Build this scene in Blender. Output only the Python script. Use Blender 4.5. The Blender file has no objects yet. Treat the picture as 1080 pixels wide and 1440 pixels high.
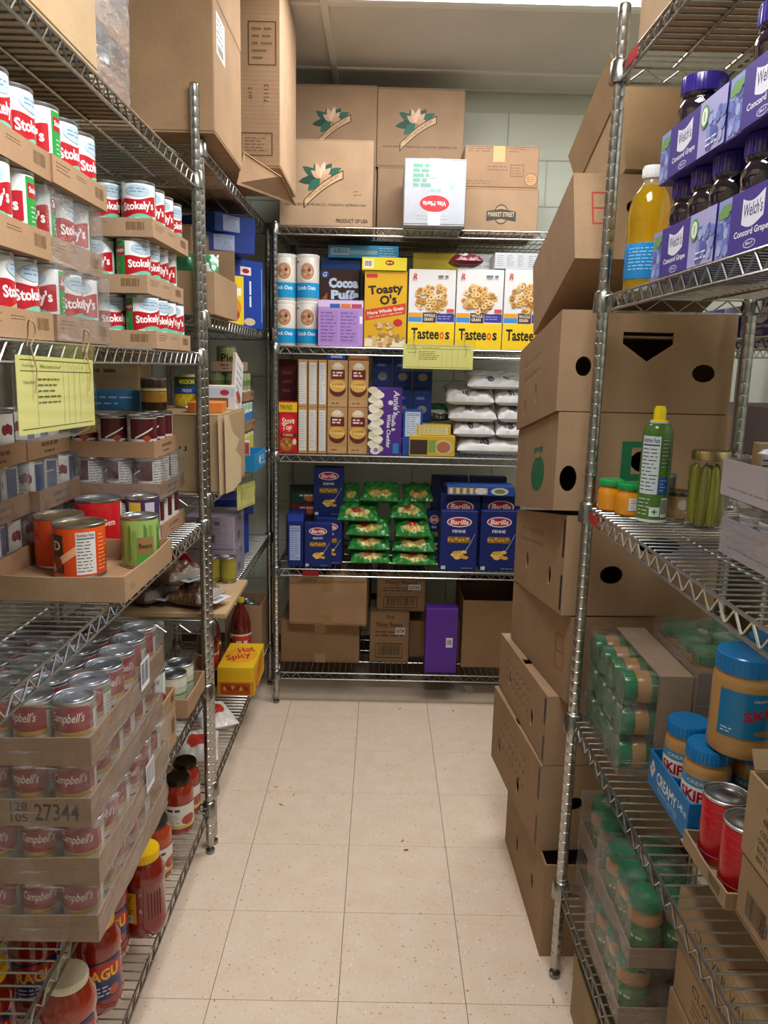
import bpy, bmesh, math, random
from mathutils import Vector, Matrix, Euler
PI = math.pi
S = bpy.context.scene
COL = S.collection
rnd = random.Random(7)

# ------------------------------------------------------------------ camera
F_PX, PITCH, ROLL, YAW, EYE = 1085.84, 0.186949, -0.0228297, -0.0058122, 1.4887
_fw = Vector((-math.sin(YAW) * math.cos(PITCH), math.cos(YAW) * math.cos(PITCH), -math.sin(PITCH)))
_rt = Vector((math.cos(YAW), math.sin(YAW), 0))
_dn = _fw.cross(_rt)
CR = _rt * math.cos(ROLL) + _dn * math.sin(ROLL)
CD = -_rt * math.sin(ROLL) + _dn * math.cos(ROLL)
CF = _fw
cam_d = bpy.data.cameras.new('camera')
cam = bpy.data.objects.new('camera', cam_d)
COL.objects.link(cam)
cam.matrix_world = Matrix(((CR.x, -CD.x, -CF.x, 0), (CR.y, -CD.y, -CF.y, 0), (CR.z, -CD.z, -CF.z, EYE), (0, 0, 0, 1)))
cam_d.sensor_fit = 'VERTICAL'
cam_d.sensor_height = 36.0
cam_d.lens = 36.0 * F_PX / 1440.0
cam_d.clip_start = 0.02
S.camera = cam

def ray(u, v):
    return CR * ((u - 540) / F_PX) + CD * ((v - 720) / F_PX) + CF
def GZ(u, v, z):                      # pixel -> point on the plane at height z
    d = ray(u, v); t = (z - EYE) / d.z
    return Vector((d.x * t, d.y * t, z))
def AY(u, v, y):                      # pixel -> point on the plane at depth y
    d = ray(u, v); t = y / d.y
    return Vector((d.x * t, y, EYE + d.z * t))
def AX(u, v, x):
    d = ray(u, v); t = x / d.x
    return Vector((x, d.y * t, EYE + d.z * t))

# ------------------------------------------------------------------ world, exposure
w = bpy.data.worlds.new('room_dark'); S.world = w
w.use_nodes = True
w.node_tree.nodes['Background'].inputs[0].default_value = (0.9, 0.95, 1, 1)
w.node_tree.nodes['Background'].inputs[1].default_value = 0.02
S.view_settings.view_transform = 'Standard'
S.view_settings.look = 'None'
S.view_settings.gamma = 1.0
S.view_settings.use_curve_mapping = False
S.view_settings.exposure = 0.50
LAMPS, SPREAD = (15.5, 33.0), 180        # watts of the far and near troffer, beam angle

# ------------------------------------------------------------------ colours and materials
def lin(h):
    if not isinstance(h, str): return h
    o = []
    for i in (0, 2, 4):
        c = int(h[i:i + 2], 16) / 255.0
        o.append(c / 12.92 if c <= 0.04045 else ((c + 0.055) / 1.055) ** 2.4)
    return (o[0], o[1], o[2], 1.0)

MATS = {}
def nt(name):
    m = bpy.data.materials.new(name); m.use_nodes = True
    t = m.node_tree; b = t.nodes['Principled BSDF']
    MATS[name] = m
    return m, t, b
def setp(b, **k):
    for a, v in k.items():
        b.inputs[a.replace('_', ' ')].default_value = v
def node(t, typ, **k):
    n = t.nodes.new(typ)
    for a, v in k.items(): setattr(n, a, v)
    return n
def attr(t):
    n = node(t, 'ShaderNodeAttribute'); n.attribute_name = 'Col'; return n
def coords(t, obj=True):
    n = node(t, 'ShaderNodeTexCoord'); return n.outputs['Object' if obj else 'Generated']
def noise(t, vec, scale, detail=3, rough=.55):
    n = node(t, 'ShaderNodeTexNoise'); t.links.new(vec, n.inputs['Vector'])
    n.inputs['Scale'].default_value = scale; n.inputs['Detail'].default_value = detail
    n.inputs['Roughness'].default_value = rough
    return n.outputs['Fac']
def remap(t, fac, a, b, c, d):
    n = node(t, 'ShaderNodeMapRange'); t.links.new(fac, n.inputs[0])
    for i, v in enumerate((a, b, c, d)): n.inputs[i + 1].default_value = v
    return n.outputs[0]
def mulcol(t, col, fac):
    n = node(t, 'ShaderNodeVectorMath', operation='SCALE')
    t.links.new(col, n.inputs[0]); t.links.new(fac, n.inputs['Scale']); return n.outputs[0]
def bump(t, b, h, s, d=.002):
    n = node(t, 'ShaderNodeBump'); n.inputs['Strength'].default_value = s; n.inputs['Distance'].default_value = d
    t.links.new(h, n.inputs['Height']); t.links.new(n.outputs[0], b.inputs['Normal'])

def simple(name, rough, metal=0., spec=.5, coat=0., bscale=0, bstr=0, **k):
    m, t, b = nt(name); a = attr(t)
    t.links.new(a.outputs['Color'], b.inputs['Base Color'])
    setp(b, Roughness=rough, Metallic=metal, Specular_IOR_Level=spec, Coat_Weight=coat, **k)
    if bscale: bump(t, b, noise(t, coords(t), bscale), bstr)
simple('print', .5, spec=.35)
simple('gloss', .22, spec=.5)
simple('matte', .85, spec=.2)
simple('tin', .32, metal=1.)
simple('glassy', .06, spec=.6, coat=.6)
simple('bag', .28, spec=.6, bscale=38, bstr=.55)
simple('sack', .45, spec=.4, bscale=30, bstr=.7)
# brushed zinc / chrome wire
m, t, b = nt('chrome'); a = attr(t)
f = remap(t, noise(t, coords(t), 60), .3, .7, .8, 1.12)
t.links.new(mulcol(t, a.outputs['Color'], f), b.inputs['Base Color'])
setp(b, Roughness=.27, Metallic=1.)
# corrugated board: fibre mottling and faint flutes
m, t, b = nt('card'); a = attr(t); oc = coords(t)
n1 = remap(t, noise(t, oc, 9, 4), .3, .7, .90, 1.08)
n2 = remap(t, noise(t, oc, 260, 2), .3, .7, .94, 1.06)
mm = node(t, 'ShaderNodeMath', operation='MULTIPLY'); t.links.new(n1, mm.inputs[0]); t.links.new(n2, mm.inputs[1])
hs = node(t, 'ShaderNodeHueSaturation'); hs.inputs['Saturation'].default_value = .86; hs.inputs['Value'].default_value = .86
t.links.new(mulcol(t, a.outputs['Color'], mm.outputs[0]), hs.inputs['Color']); t.links.new(hs.outputs[0], b.inputs['Base Color'])
setp(b, Roughness=.82, Specular_IOR_Level=.22)
wv = node(t, 'ShaderNodeTexWave', bands_direction='X'); wv.inputs['Scale'].default_value = 55
wv.inputs['Distortion'].default_value = .6
t.links.new(oc, wv.inputs['Vector']); bump(t, b, wv.outputs['Fac'], .10, .001)
class thin:                            # reflectance of a thin sheet, the same from both sides
    def __init__(s, t, lo, hi):
        s.node = node(t, 'ShaderNodeLayerWeight'); s.node.inputs['Blend'].default_value = .5
        p = node(t, 'ShaderNodeMath', operation='POWER'); t.links.new(s.node.outputs['Facing'], p.inputs[0]); p.inputs[1].default_value = 3.5
        s.fac = remap(t, p.outputs[0], 0, 1, lo, hi)
# clear shrink film
m, t, b = nt('film')
out = t.nodes['Material Output']
tr = node(t, 'ShaderNodeBsdfTransparent'); tr.inputs[0].default_value = (.95, .95, .95, 1)
gl = node(t, 'ShaderNodeBsdfGlossy'); gl.inputs['Roughness'].default_value = .10
df = node(t, 'ShaderNodeBsdfDiffuse'); df.inputs[0].default_value = (.8, .78, .8, 1)
fr = thin(t, .07, .8)
oc = coords(t); ns = noise(t, oc, 22, 5, .6)
mp = node(t, 'ShaderNodeMapping'); mp.inputs['Scale'].default_value = (3, 3, 22); t.links.new(oc, mp.inputs[0])
ns2 = noise(t, mp.outputs[0], 3, 5, .65)
bp = node(t, 'ShaderNodeBump'); bp.inputs['Strength'].default_value = .9; bp.inputs['Distance'].default_value = .012
t.links.new(ns2, bp.inputs['Height']); t.links.new(bp.outputs[0], gl.inputs['Normal']); t.links.new(bp.outputs[0], fr.node.inputs['Normal'])
m1 = node(t, 'ShaderNodeMixShader'); m2 = node(t, 'ShaderNodeMixShader')
sw = node(t, 'ShaderNodeMath', operation='ADD'); t.links.new(remap(t, ns, .42, .75, .02, .20), sw.inputs[0]); t.links.new(remap(t, ns2, .60, .72, 0, .45), sw.inputs[1]); t.links.new(sw.outputs[0], m1.inputs[0])  # whitish streaks mixed into the film colour as painted highlights on wrinkles
t.links.new(tr.outputs[0], m1.inputs[1]); t.links.new(df.outputs[0], m1.inputs[2])
t.links.new(fr.fac, m2.inputs[0]); t.links.new(m1.outputs[0], m2.inputs[1]); t.links.new(gl.outputs[0], m2.inputs[2])
t.links.new(m2.outputs[0], out.inputs[0])
# clear sleeve / lightly tinted plastic
m, t, b = nt('clear')
out = t.nodes['Material Output']
tr = node(t, 'ShaderNodeBsdfTransparent'); tr.inputs[0].default_value = (.96, .97, .96, 1)
gl = node(t, 'ShaderNodeBsdfGlossy'); gl.inputs['Roughness'].default_value = .08
fr = thin(t, .04, .8)
m2 = node(t, 'ShaderNodeMixShader'); t.links.new(fr.fac, m2.inputs[0])
t.links.new(tr.outputs[0], m2.inputs[1]); t.links.new(gl.outputs[0], m2.inputs[2]); t.links.new(m2.outputs[0], out.inputs[0])
# liquids in clear bottles
m, t, b = nt('liquid'); a = attr(t); t.links.new(a.outputs['Color'], b.inputs['Base Color'])
setp(b, Roughness=.03, Transmission_Weight=.75, IOR=1.38)
# vinyl floor tile
m, t, b = nt('vinyl'); oc = coords(t)
oi = node(t, 'ShaderNodeObjectInfo')
add = node(t, 'ShaderNodeVectorMath', operation='ADD'); sc = node(t, 'ShaderNodeVectorMath', operation='SCALE')
cmb = node(t, 'ShaderNodeCombineXYZ'); t.links.new(oi.outputs['Random'], cmb.inputs[0]); t.links.new(oi.outputs['Random'], cmb.inputs[1])
t.links.new(cmb.outputs[0], sc.inputs[0]); sc.inputs['Scale'].default_value = 37
t.links.new(oc, add.inputs[0]); t.links.new(sc.outputs[0], add.inputs[1]); vec = add.outputs[0]
mp = node(t, 'ShaderNodeMapping'); mp.inputs['Scale'].default_value = (1, .45, 1); t.links.new(vec, mp.inputs[0])
r1 = node(t, 'ShaderNodeValToRGB'); t.links.new(noise(t, vec, 14, 4), r1.inputs[0])
r1.color_ramp.elements[0].position = .3; r1.color_ramp.elements[0].color = lin('e2c9b0')
r1.color_ramp.elements[1].position = .72; r1.color_ramp.elements[1].color = lin('e9d4bf')
r2 = node(t, 'ShaderNodeValToRGB'); t.links.new(noise(t, mp.outputs[0], 165, 2, .6), r2.inputs[0])
e = r2.color_ramp.elements; e[0].position = .64; e[0].color = (0, 0, 0, 1); e[1].position = .70; e[1].color = (.85, .85, .85, 1)
mx = node(t, 'ShaderNodeMixRGB'); t.links.new(r2.outputs[0], mx.inputs[0]); t.links.new(r1.outputs[0], mx.inputs[1]); mx.inputs[2].default_value = lin('f8f0e6')
r3 = node(t, 'ShaderNodeValToRGB'); t.links.new(noise(t, vec, 100, 2, .5), r3.inputs[0])
e = r3.color_ramp.elements; e[0].position = .29; e[0].color = (.8, .8, .8, 1); e[1].position = .34; e[1].color = (0, 0, 0, 1)
mx2 = node(t, 'ShaderNodeMixRGB'); t.links.new(r3.outputs[0], mx2.inputs[0]); t.links.new(mx.outputs[0], mx2.inputs[1]); mx2.inputs[2].default_value = lin('9b7a60')
t.links.new(mx2.outputs[0], b.inputs['Base Color'])
setp(b, Roughness=.42, Specular_IOR_Level=.4)
bump(t, b, noise(t, vec, 25, 3), .05)
def paint(name, hexc, rough, bs=180, bst=.25, mott=(.96, 1.03)):
    m, t, b = nt(name); oc = coords(t)
    rgb = node(t, 'ShaderNodeRGB'); rgb.outputs[0].default_value = lin(hexc)
    t.links.new(mulcol(t, rgb.outputs[0], remap(t, noise(t, oc, 5, 4), .3, .7, *mott)), b.inputs['Base Color'])
    setp(b, Roughness=rough, Specular_IOR_Level=.3); bump(t, b, noise(t, oc, bs, 3), bst)
paint('block_paint', 'dadccd', .55)
paint('wall_paint', 'c9cbbd', .6)
paint('mortar', 'c3c7b6', .7)
paint('ceiling_panel', 'd2cdc0', .9, 320, .5)
paint('tbar', 'dedad0', .4, 50, .02)
paint('grout', '6f5a48', .9)
m, t, b = nt('lamp_diffuser')
setp(b, Base_Color=(.9, .9, .9, 1), Emission_Color=(.97, .985, 1.0, 1), Emission_Strength=2.0)

# ------------------------------------------------------------------ mesh builder
class MB:
    def __init__(s): s.v = []; s.f = []; s.c = []; s.m = []; s.sm = []; s.mats = []
    def mi(s, mat):
        if mat not in s.mats: s.mats.append(mat)
        return s.mats.index(mat)
    def add(s, vs, fs, col, mat='print', smooth=False):
        o = len(s.v); s.v += [tuple(p) for p in vs]; k = s.mi(mat); cs = lin(col) if not isinstance(col, list) else None
        for i, f in enumerate(fs):
            s.f.append([o + j for j in f]); s.m.append(k); s.sm.append(smooth)
            s.c.append(cs if cs else lin(col[i]))
        return s
    def hexa(s, p, col, mat='print'):   # p: 4 bottom (ccw), 4 top
        return s.add(p, [(3, 2, 1, 0), (4, 5, 6, 7), (0, 1, 5, 4), (1, 2, 6, 5), (2, 3, 7, 6), (3, 0, 4, 7)], col, mat)
    def box(s, x0, x1, y0, y1, z0, z1, col, mat='print'):
        return s.hexa([(x0, y0, z0), (x1, y0, z0), (x1, y1, z0), (x0, y1, z0), (x0, y0, z1), (x1, y0, z1), (x1, y1, z1), (x0, y1, z1)], col, mat)
    def bbox(s, x0, x1, y0, y1, z0, z1, col, mat='print', b=.002):   # chamfered box
        bm = bmesh.new(); bmesh.ops.create_cube(bm, size=1)
        for v in bm.verts: v.co = Vector((x0 + (v.co.x + .5) * (x1 - x0), y0 + (v.co.y + .5) * (y1 - y0), z0 + (v.co.z + .5) * (z1 - z0)))
        bmesh.ops.bevel(bm, geom=bm.edges[:], offset=b, segments=1, affect='EDGES')
        bm.verts.index_update()
        s.add([v.co[:] for v in bm.verts], [[v.index for v in f.verts] for f in bm.faces], col, mat); bm.free(); return s
    def tube(s, pts, r, n=6, col='bbbbbb', mat='chrome', cap=False, closed=False):
        pts = [Vector(p) for p in pts]; N = len(pts); vs = []; prev = None
        for i, p in enumerate(pts):
            if closed: d = pts[(i + 1) % N] - pts[i - 1]
            else: d = pts[min(i + 1, N - 1)] - pts[max(i - 1, 0)]
            d.normalize()
            if prev is None:
                up = Vector((0, 0, 1)) if abs(d.z) < .9 else Vector((1, 0, 0))
                a = d.cross(up).normalized()
            else:
                a = (prev - d * prev.dot(d)).normalized()
            prev = a; bb = d.cross(a); rr = r[i] if isinstance(r, (list, tuple)) else r
            for k in range(n):
                t = 2 * PI * k / n; vs.append(p + (a * math.cos(t) + bb * math.sin(t)) * rr)
        fs = []
        for i in range(N if closed else N - 1):
            j = (i + 1) % N
            for k in range(n): fs.append((i * n + k, i * n + (k + 1) % n, j * n + (k + 1) % n, j * n + k))
        if cap: fs += [tuple(range(n))[::-1], tuple((N - 1) * n + k for k in range(n))]
        return s.add(vs, fs, col, mat, True)
    def lathe(s, prof, n=24, col='ffffff', mat='print', cx=0, cy=0, smooth=True, top=True, bottom=True, sx=1, sy=1):
        vs = []; fs = []; cs = []; N = len(prof)
        for r, z in prof:
            for k in range(n):
                t = 2 * PI * k / n; vs.append((cx + sx * r * math.sin(t), cy - sy * r * math.cos(t), z))
        for i in range(N - 1):
            for k in range(n):
                fs.append((i * n + k, i * n + (k + 1) % n, (i + 1) * n + (k + 1) % n, (i + 1) * n + k))
                cs.append(col[i] if isinstance(col, list) else col)
        if bottom: fs.append(tuple(range(n))[::-1]); cs.append(cs[0])
        if top: fs.append(tuple((N - 1) * n + k for k in range(n))); cs.append(cs[-2] if bottom else cs[-1])
        return s.add(vs, fs, cs, mat, smooth)
    def mesh(s, name):
        me = bpy.data.meshes.new(name); me.from_pydata(s.v, [], s.f)
        for k in s.mats: me.materials.append(MATS[k])
        me.polygons.foreach_set('material_index', s.m); me.polygons.foreach_set('use_smooth', s.sm)
        at = me.color_attributes.new('Col', 'FLOAT_COLOR', 'CORNER'); buf = []
        for f, c in zip(s.f, s.c): buf += list(c) * len(f)
        at.data.foreach_set('color', buf)
        if any(s.sm) and hasattr(me, 'set_sharp_from_angle'): me.set_sharp_from_angle(angle=.7)
        me.update(); return me

# ------------------------------------------------------------------ flat print (drawn as thin coloured shapes)
_txt = {}
def glyphs(st, bold, shear):
    key = (st, bold, shear)
    if key not in _txt:
        cu = bpy.data.curves.new('t', 'FONT'); cu.body = st; cu.resolution_u = 2; cu.offset = bold; cu.shear = shear
        cu.dimensions = '2D'; cu.fill_mode = 'FRONT'; cu.align_x = 'LEFT'; cu.space_line = .9
        ob = bpy.data.objects.new('t', cu); COL.objects.link(ob)
        dg = bpy.context.evaluated_depsgraph_get(); me = ob.evaluated_get(dg).to_mesh()
        vs = [(v.co.x, v.co.y) for v in me.vertices]; fs = [tuple(p.vertices) for p in me.polygons if p.normal.z != 0]
        fs = [f if me.polygons[i].normal.z > 0 else f[::-1] for i, f in enumerate(fs)]
        ob.evaluated_get(dg).to_mesh_clear(); bpy.data.objects.remove(ob); bpy.data.curves.remove(cu)
        xs = [v[0] for v in vs] or [0, 1]; ys = [v[1] for v in vs] or [0, 1]
        _txt[key] = (vs, fs, min(xs), max(xs), min(ys), max(ys))
    return _txt[key]
def split_tris(vs, fs, lim):             # cut glyph faces into pieces narrow enough to bend round a can
    vs = list(vs); out = []; st = []
    for f in fs: st += [(f[0], f[i], f[i + 1]) for i in range(1, len(f) - 1)]
    mid = {}
    while st:
        a, b, c = st.pop(); e = max(((abs(vs[p][0] - vs[q][0]), p, q, r) for p, q, r in ((a, b, c), (b, c, a), (c, a, b))))
        if e[0] <= lim: out.append((a, b, c)); continue
        _, p, q, r = e; k = (min(p, q), max(p, q))
        if k not in mid: mid[k] = len(vs); vs.append(((vs[p][0] + vs[q][0]) / 2, (vs[p][1] + vs[q][1]) / 2))
        m = mid[k]; st += [(p, m, r), (m, q, r)]
    return vs, out
class D:
    """ a flat design: u to the right from the middle, v upwards from the base """
    def __init__(s): s.ops = []; s.lv = 0; s.step = .003
    def poly(s, pts, col): s.lv += 1; s.ops.append((pts, [tuple(range(len(pts)))], lin(col), s.lv)); return s
    def strip(s, us, lo, hi, col):
        s.lv += 1; vs = []
        for a, b, c in zip(us, lo, hi): vs += [(a, b), (a, c)]
        s.ops.append((vs, [(2 * i, 2 * i + 2, 2 * i + 3, 2 * i + 1) for i in range(len(us) - 1)], lin(col), s.lv)); return s
    def rect(s, x0, x1, y0, y1, col):
        n = max(1, int(abs(x1 - x0) / s.step)); us = [x0 + (x1 - x0) * i / n for i in range(n + 1)]
        return s.strip(us, [y0] * (n + 1), [y1] * (n + 1), col)
    def band(s, x0, x1, f0, f1, col, n=10):
        n = max(n, int(abs(x1 - x0) / s.step)); us = [x0 + (x1 - x0) * i / n for i in range(n + 1)]
        return s.strip(us, [f0(u) for u in us], [f1(u) for u in us], col)
    def ell(s, cx, cy, rx, ry, col, n=14):
        n = max(n, int(3 * rx / s.step)); us = [cx - rx * math.cos(PI * i / n) for i in range(n + 1)]; hs = [ry * math.sin(PI * i / n) for i in range(n + 1)]
        return s.strip(us, [cy - h for h in hs], [cy + h for h in hs], col)
    def text(s, st, cx, cy, w=None, h=None, col='ffffff', rot=0, bold=.02, shear=0):
        vs, fs, x0, x1, y0, y1 = glyphs(st, bold, shear)
        W = (x1 - x0) or 1; H = (y1 - y0) or 1
        if w is None: kx = ky = h / H
        elif h is None: kx = ky = w / W
        else: kx = w / W; ky = h / H
        c, sn = math.cos(rot), math.sin(rot); mx = (x0 + x1) / 2; my = (y0 + y1) / 2; o = []
        for x, y in vs:
            a = (x - mx) * kx; b = (y - my) * ky; o.append((cx + a * c - b * sn, cy + a * sn + b * c))
        if s.step < 1: o, fs = split_tris(o, fs, s.step)
        s.lv += 1; s.ops.append((o, fs, lin(col), s.lv)); return s
    def para(s, x0, x1, y0, y1, n, col, fill=.5):
        for i in range(n):
            y = y1 - (y1 - y0) * (i + .5) / n; hh = (y1 - y0) / n * fill * .42
            x = x0; e = x0 + (x1 - x0) * rnd.uniform(.7, 1); wd = max((y1 - y0) / n * 1.6, (x1 - x0) / 9)
            while x < e - wd * .3:
                q = min(e, x + wd * rnd.uniform(.5, 1.5)); s.rect(x, q, y - hh, y + hh, col); s.lv -= 1; x = q + wd * .28
        s.lv += 1; return s
    def nutri(s, x0, x1, y0, y1, bg='e4e4de', ink='333333', n=8):
        s.rect(x0, x1, y0, y1, bg); W = x1 - x0; H = y1 - y0; m = W * .06
        s.text('Nutrition Facts', (x0 + x1) / 2, y1 - H * .07, W * .86, H * .08, ink); s.rect(x0 + m, x1 - m, y1 - H * .165, y1 - H * .14, ink)
        s.para(x0 + m, x1 - m, y0 + H * .04, y1 - H * .19, n, ink, .3); return s
    def bars(s, x0, x1, y0, y1, bg='f2f2f2', ink='222222', n=14):
        if bg: s.rect(x0, x1, y0, y1, bg)
        W = x1 - x0; m = W * .07
        for i in range(n):
            x = x0 + m + (W - 2 * m) * i / n; s.strip([x, x + (W - 2 * m) / n * rnd.choice((.35, .5, .7))], [y0 + (y1 - y0) * .18] * 2, [y1 - (y1 - y0) * .1] * 2, ink); s.lv -= 1
        s.lv += 1; return s
    def onto(s, mb, fn, mat='print'):    # fn(u,v,off)->xyz
        for vs, fs, col, lv in s.ops: mb.add([fn(u, v, .0002 + .00004 * lv) for u, v in vs], fs, col, mat)
        return mb
def plane_fn(o, U, V, N):
    o, U, V, N = map(Vector, (o, U, V, N)); return lambda u, v, e: o + U * u + V * v + N * e
def cyl_fn(r, z0=0):
    return lambda u, v, e: ((r + e) * math.sin(u / r), -(r + e) * math.cos(u / r), z0 + v)
def face_fn(w, d, h, side):
    return {'front': plane_fn((0, -d / 2, 0), (1, 0, 0), (0, 0, 1), (0, -1, 0)), 'back': plane_fn((0, d / 2, 0), (-1, 0, 0), (0, 0, 1), (0, 1, 0)),
            'left': plane_fn((-w / 2, 0, 0), (0, -1, 0), (0, 0, 1), (-1, 0, 0)), 'right': plane_fn((w / 2, 0, 0), (0, 1, 0), (0, 0, 1), (1, 0, 0)),
            'top': plane_fn((0, -d / 2, h), (1, 0, 0), (0, 1, 0), (0, 0, 1)), 'bottom': plane_fn((0, d / 2, 0), (1, 0, 0), (0, -1, 0), (0, 0, -1))}[side]

# ------------------------------------------------------------------ objects
def link(name, data, parent=None, loc=None, rot=None):
    o = bpy.data.objects.new(name, data); COL.objects.link(o)
    if parent: o.parent = parent
    if loc is not None: o.location = loc
    if rot is not None: o.rotation_euler = rot
    return o
def tag(o, label, cat, group=None, kind=None):
    if label: o['label'] = label
    if cat: o['category'] = cat
    if group: o['group'] = group
    if kind: o['kind'] = kind
    return o
class Proto(list):
    """ parts: (name, mesh, parent index or -1, optional label) """
    def part(s, name, mb, par=-1, label=None, kind=None, loc=(0, 0, 0), rot=(0, 0, 0)):
        s.append((name, mb.mesh(name) if isinstance(mb, MB) else mb, par, label, kind, loc, rot)); return len(s) - 1
def put(pr, name, loc, label, cat, group=None, rz=0, rx=0, ry=0):
    rot = (rx, ry, rz)
    if len(pr) == 1:
        return tag(link(name, pr[0][1], None, loc, rot), label, cat, group)
    root = tag(link(name, None, None, loc, rot), label, cat, group); root.empty_display_size = .03
    obs = []
    for n, me, par, lab, kind, l, r in pr:
        o = link(n, me, root if par < 0 else obs[par], l, r); obs.append(o)
        if lab: o['label'] = lab
        if kind: o['kind'] = kind
    return root
def struct(name, mb, parent=None, loc=(0, 0, 0)):
    o = link(name, mb.mesh(name) if isinstance(mb, MB) else mb, parent, loc)
    if parent is None: o['kind'] = 'structure'
    return o
# ================================================================== ROOM
XL, XR, YN, YB, ZC = -1.02, 1.46, -2.0, 3.86, 2.74
mb = MB().box(XL, XR, YN, YB, -.06, -.0045, '8f7762', 'grout'); mb.mats = ['grout']
floor = struct('floor', mb)
T = .3048; GX, GY = -.37835, 2.80898
tm = MB().bbox(.0007, T - .0007, .0007, T - .0007, -.0045, 0, 'c8ad92', 'vinyl', .0006).mesh('floor_tile')
for i in range(-3, 7):
    for j in range(-16, 4):
        x, y = GX + i * T, GY + j * T
        if x < XL - .3 or x > XR - .02 or y > YB - .1 or y < YN: continue
        link('floor_tile', tm, floor, (x, y, 0))
# back wall of painted blocks
bw = struct('wall_back', MB().box(XL, XR, YB, YB + .1, 0, ZC, 'c3c7b6', 'mortar'))
bl = MB().bbox(0, .3966, -.004, 0, 0, .2022, 'cfd3c2', 'block_paint', .003).mesh('concrete_block')
hf = None and MB().bbox(0, .1950, -.006, 0, 0, .2002, 'cfd3c2', 'block_paint', .003).mesh('concrete_block')
zt = ZC - .085
r = 0
while zt - (r + 1) * .2052 > -.02:
    z = zt - (r + 1) * .2052; off = 0.19 if r % 2 else 0
    x = XL - .02 + off - .4
    while x < XR:
        a0, a1 = max(x, XL), min(x + .3966, XR)
        if a1 - a0 > .39: link('concrete_block', bl, bw, (x, YB, z))
        elif a1 - a0 > .03: link('concrete_block', MB().bbox(0, a1 - a0, -.004, 0, 0, .2022, 'cfd3c2', 'block_paint', .003).mesh('concrete_block'), bw, (a0, YB, z))
        x += .4
    r += 1
struct('wall_left', MB().box(XL - .1, XL, YN, YB, 0, ZC, 'c9cbbd', 'wall_paint'))
struct('wall_right', MB().box(XR, XR + .1, YN, YB, 0, ZC, 'c9cbbd', 'wall_paint'))
struct('wall_front', MB().box(XL, XR, YN - .1, YN, 0, ZC, 'c9cbbd', 'wall_paint'))
mb = MB().box(XL, XR, YB - .004 - .006, YB - .006, 0, .1, '5b4a3d', 'matte')
struct('baseboard_back', mb)
# suspended ceiling: panels on a T-bar grid, two troffers
ceil = struct('ceiling', MB().box(XL, XR, YN, YB, ZC + .02, ZC + .06, 'd2cdc0', 'ceiling_panel'))
xs = [XL, -.235, .985, XR]; ys = [YB - .006, 3.612, 3.002, 2.392, 1.782, 1.172, .562, -.048, -.658, -1.268, -1.878, YN]
lights = [(-.235, .985, 2.392, 3.002), (-.235, .985, .562, 1.172)]
for i in range(3):
    for j in range(len(ys) - 1):
        x0, x1, y0, y1 = xs[i], xs[i + 1], ys[j + 1], ys[j]
        if any(abs(x0 - l[0]) < .01 and abs(y0 - l[2]) < .01 for l in lights): continue
        struct('ceiling_panel', MB().box(x0 + .011, x1 - .011, y0 + .011, y1 - .011, ZC + .002, ZC + .016, 'd2cdc0', 'ceiling_panel'), ceil)
for x in xs[1:3]:
    struct('grid_bar', MB().box(x - .012, x + .012, YN, YB - .007, ZC - .007, ZC + .003, 'd6d2c6', 'tbar'), ceil)
for y in ys[1:-1]:
    for i in range(3):
        struct('grid_bar', MB().box(xs[i] + .012, xs[i + 1] - .012, y - .012, y + .012, ZC - .006, ZC + .003, 'd6d2c6', 'tbar'), ceil)
struct('wall_angle', MB().box(XL, XR, YB - .03, YB - .007, ZC - .003, ZC + .003, 'd6d2c6', 'tbar'), ceil)
for k, (x0, x1, y0, y1) in enumerate(lights):
    p = Proto()
    mb = MB(); a, b_, c, d_ = x0 + .013, x1 - .013, y0 + .013, y1 - .013; q = .028
    for s_ in ((a, b_, c, c + q), (a, b_, d_ - q, d_), (a, a + q, c + q, d_ - q), (b_ - q, b_, c + q, d_ - q)):
        mb.box(*s_, ZC - .006, ZC + .015, 'e8e6e0', 'gloss')
    p.part('frame', mb)
    p.part('diffuser', MB().box(a + q, b_ - q, c + q, d_ - q, ZC - .001, ZC + .012, 'ffffff', 'lamp_diffuser'))
    root = put(p, 'ceiling_light', (0, 0, 0), ['recessed rectangular ceiling light above the far end of the aisle', 'recessed rectangular ceiling light above the middle of the aisle', 'recessed rectangular ceiling light above the near end of the aisle'][k], 'light', 'recessed ceiling lights')
    ld = bpy.data.lights.new('troffer_lamp', 'AREA'); ld.shape = 'RECTANGLE'; ld.size = b_ - a - 2 * q; ld.size_y = d_ - c - 2 * q; ld.energy = LAMPS[k]; ld.spread = math.radians(SPREAD); ld.color = (.97, .985, 1.0)
    link('troffer_lamp', ld, root, ((a + b_) / 2, (c + d_) / 2, ZC - .004))

# ================================================================== WIRE SHELVING
ZINC = 'b4b4b0'
def post_mesh(h, dark=False):
    prof = [(.0115, .03)]; z = .05
    while z < h - .03:
        prof += [(.0127, z + .001), (.0127, z + .022), (.0119, z + .0228), (.0119, z + .0245)]; z += .0254
    prof += [(.0127, z), (.0127, h - .004), (.0105, h)]
    mb = MB().lathe(prof, 12, ZINC, 'chrome'); return mb.mesh('post')
foot_me = MB().lathe([(.012, 0), (.014, .004), (.014, .012), (.006, .014), (.006, .032)], 10, '8a8a86', 'chrome').mesh('foot')
collar_me = MB().lathe([(.0210, -.036), (.0215, -.030), (.0195, .004), (.0165, .008), (.0140, .010)], 14, '9d9d98', 'chrome', bottom=True).mesh('collar')
def zig(mb, p, q, zt, zb, pitch, r=.0021):
    p = Vector(p); q = Vector(q); L = (q - p).length; n = max(4, int(L / pitch)); pts = []
    for i in range(n + 1):
        a = p.lerp(q, i / n); a.z = zt if i % 2 else zb; pts.append(a)
    mb.tube(pts, r, 5, ZINC)
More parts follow.
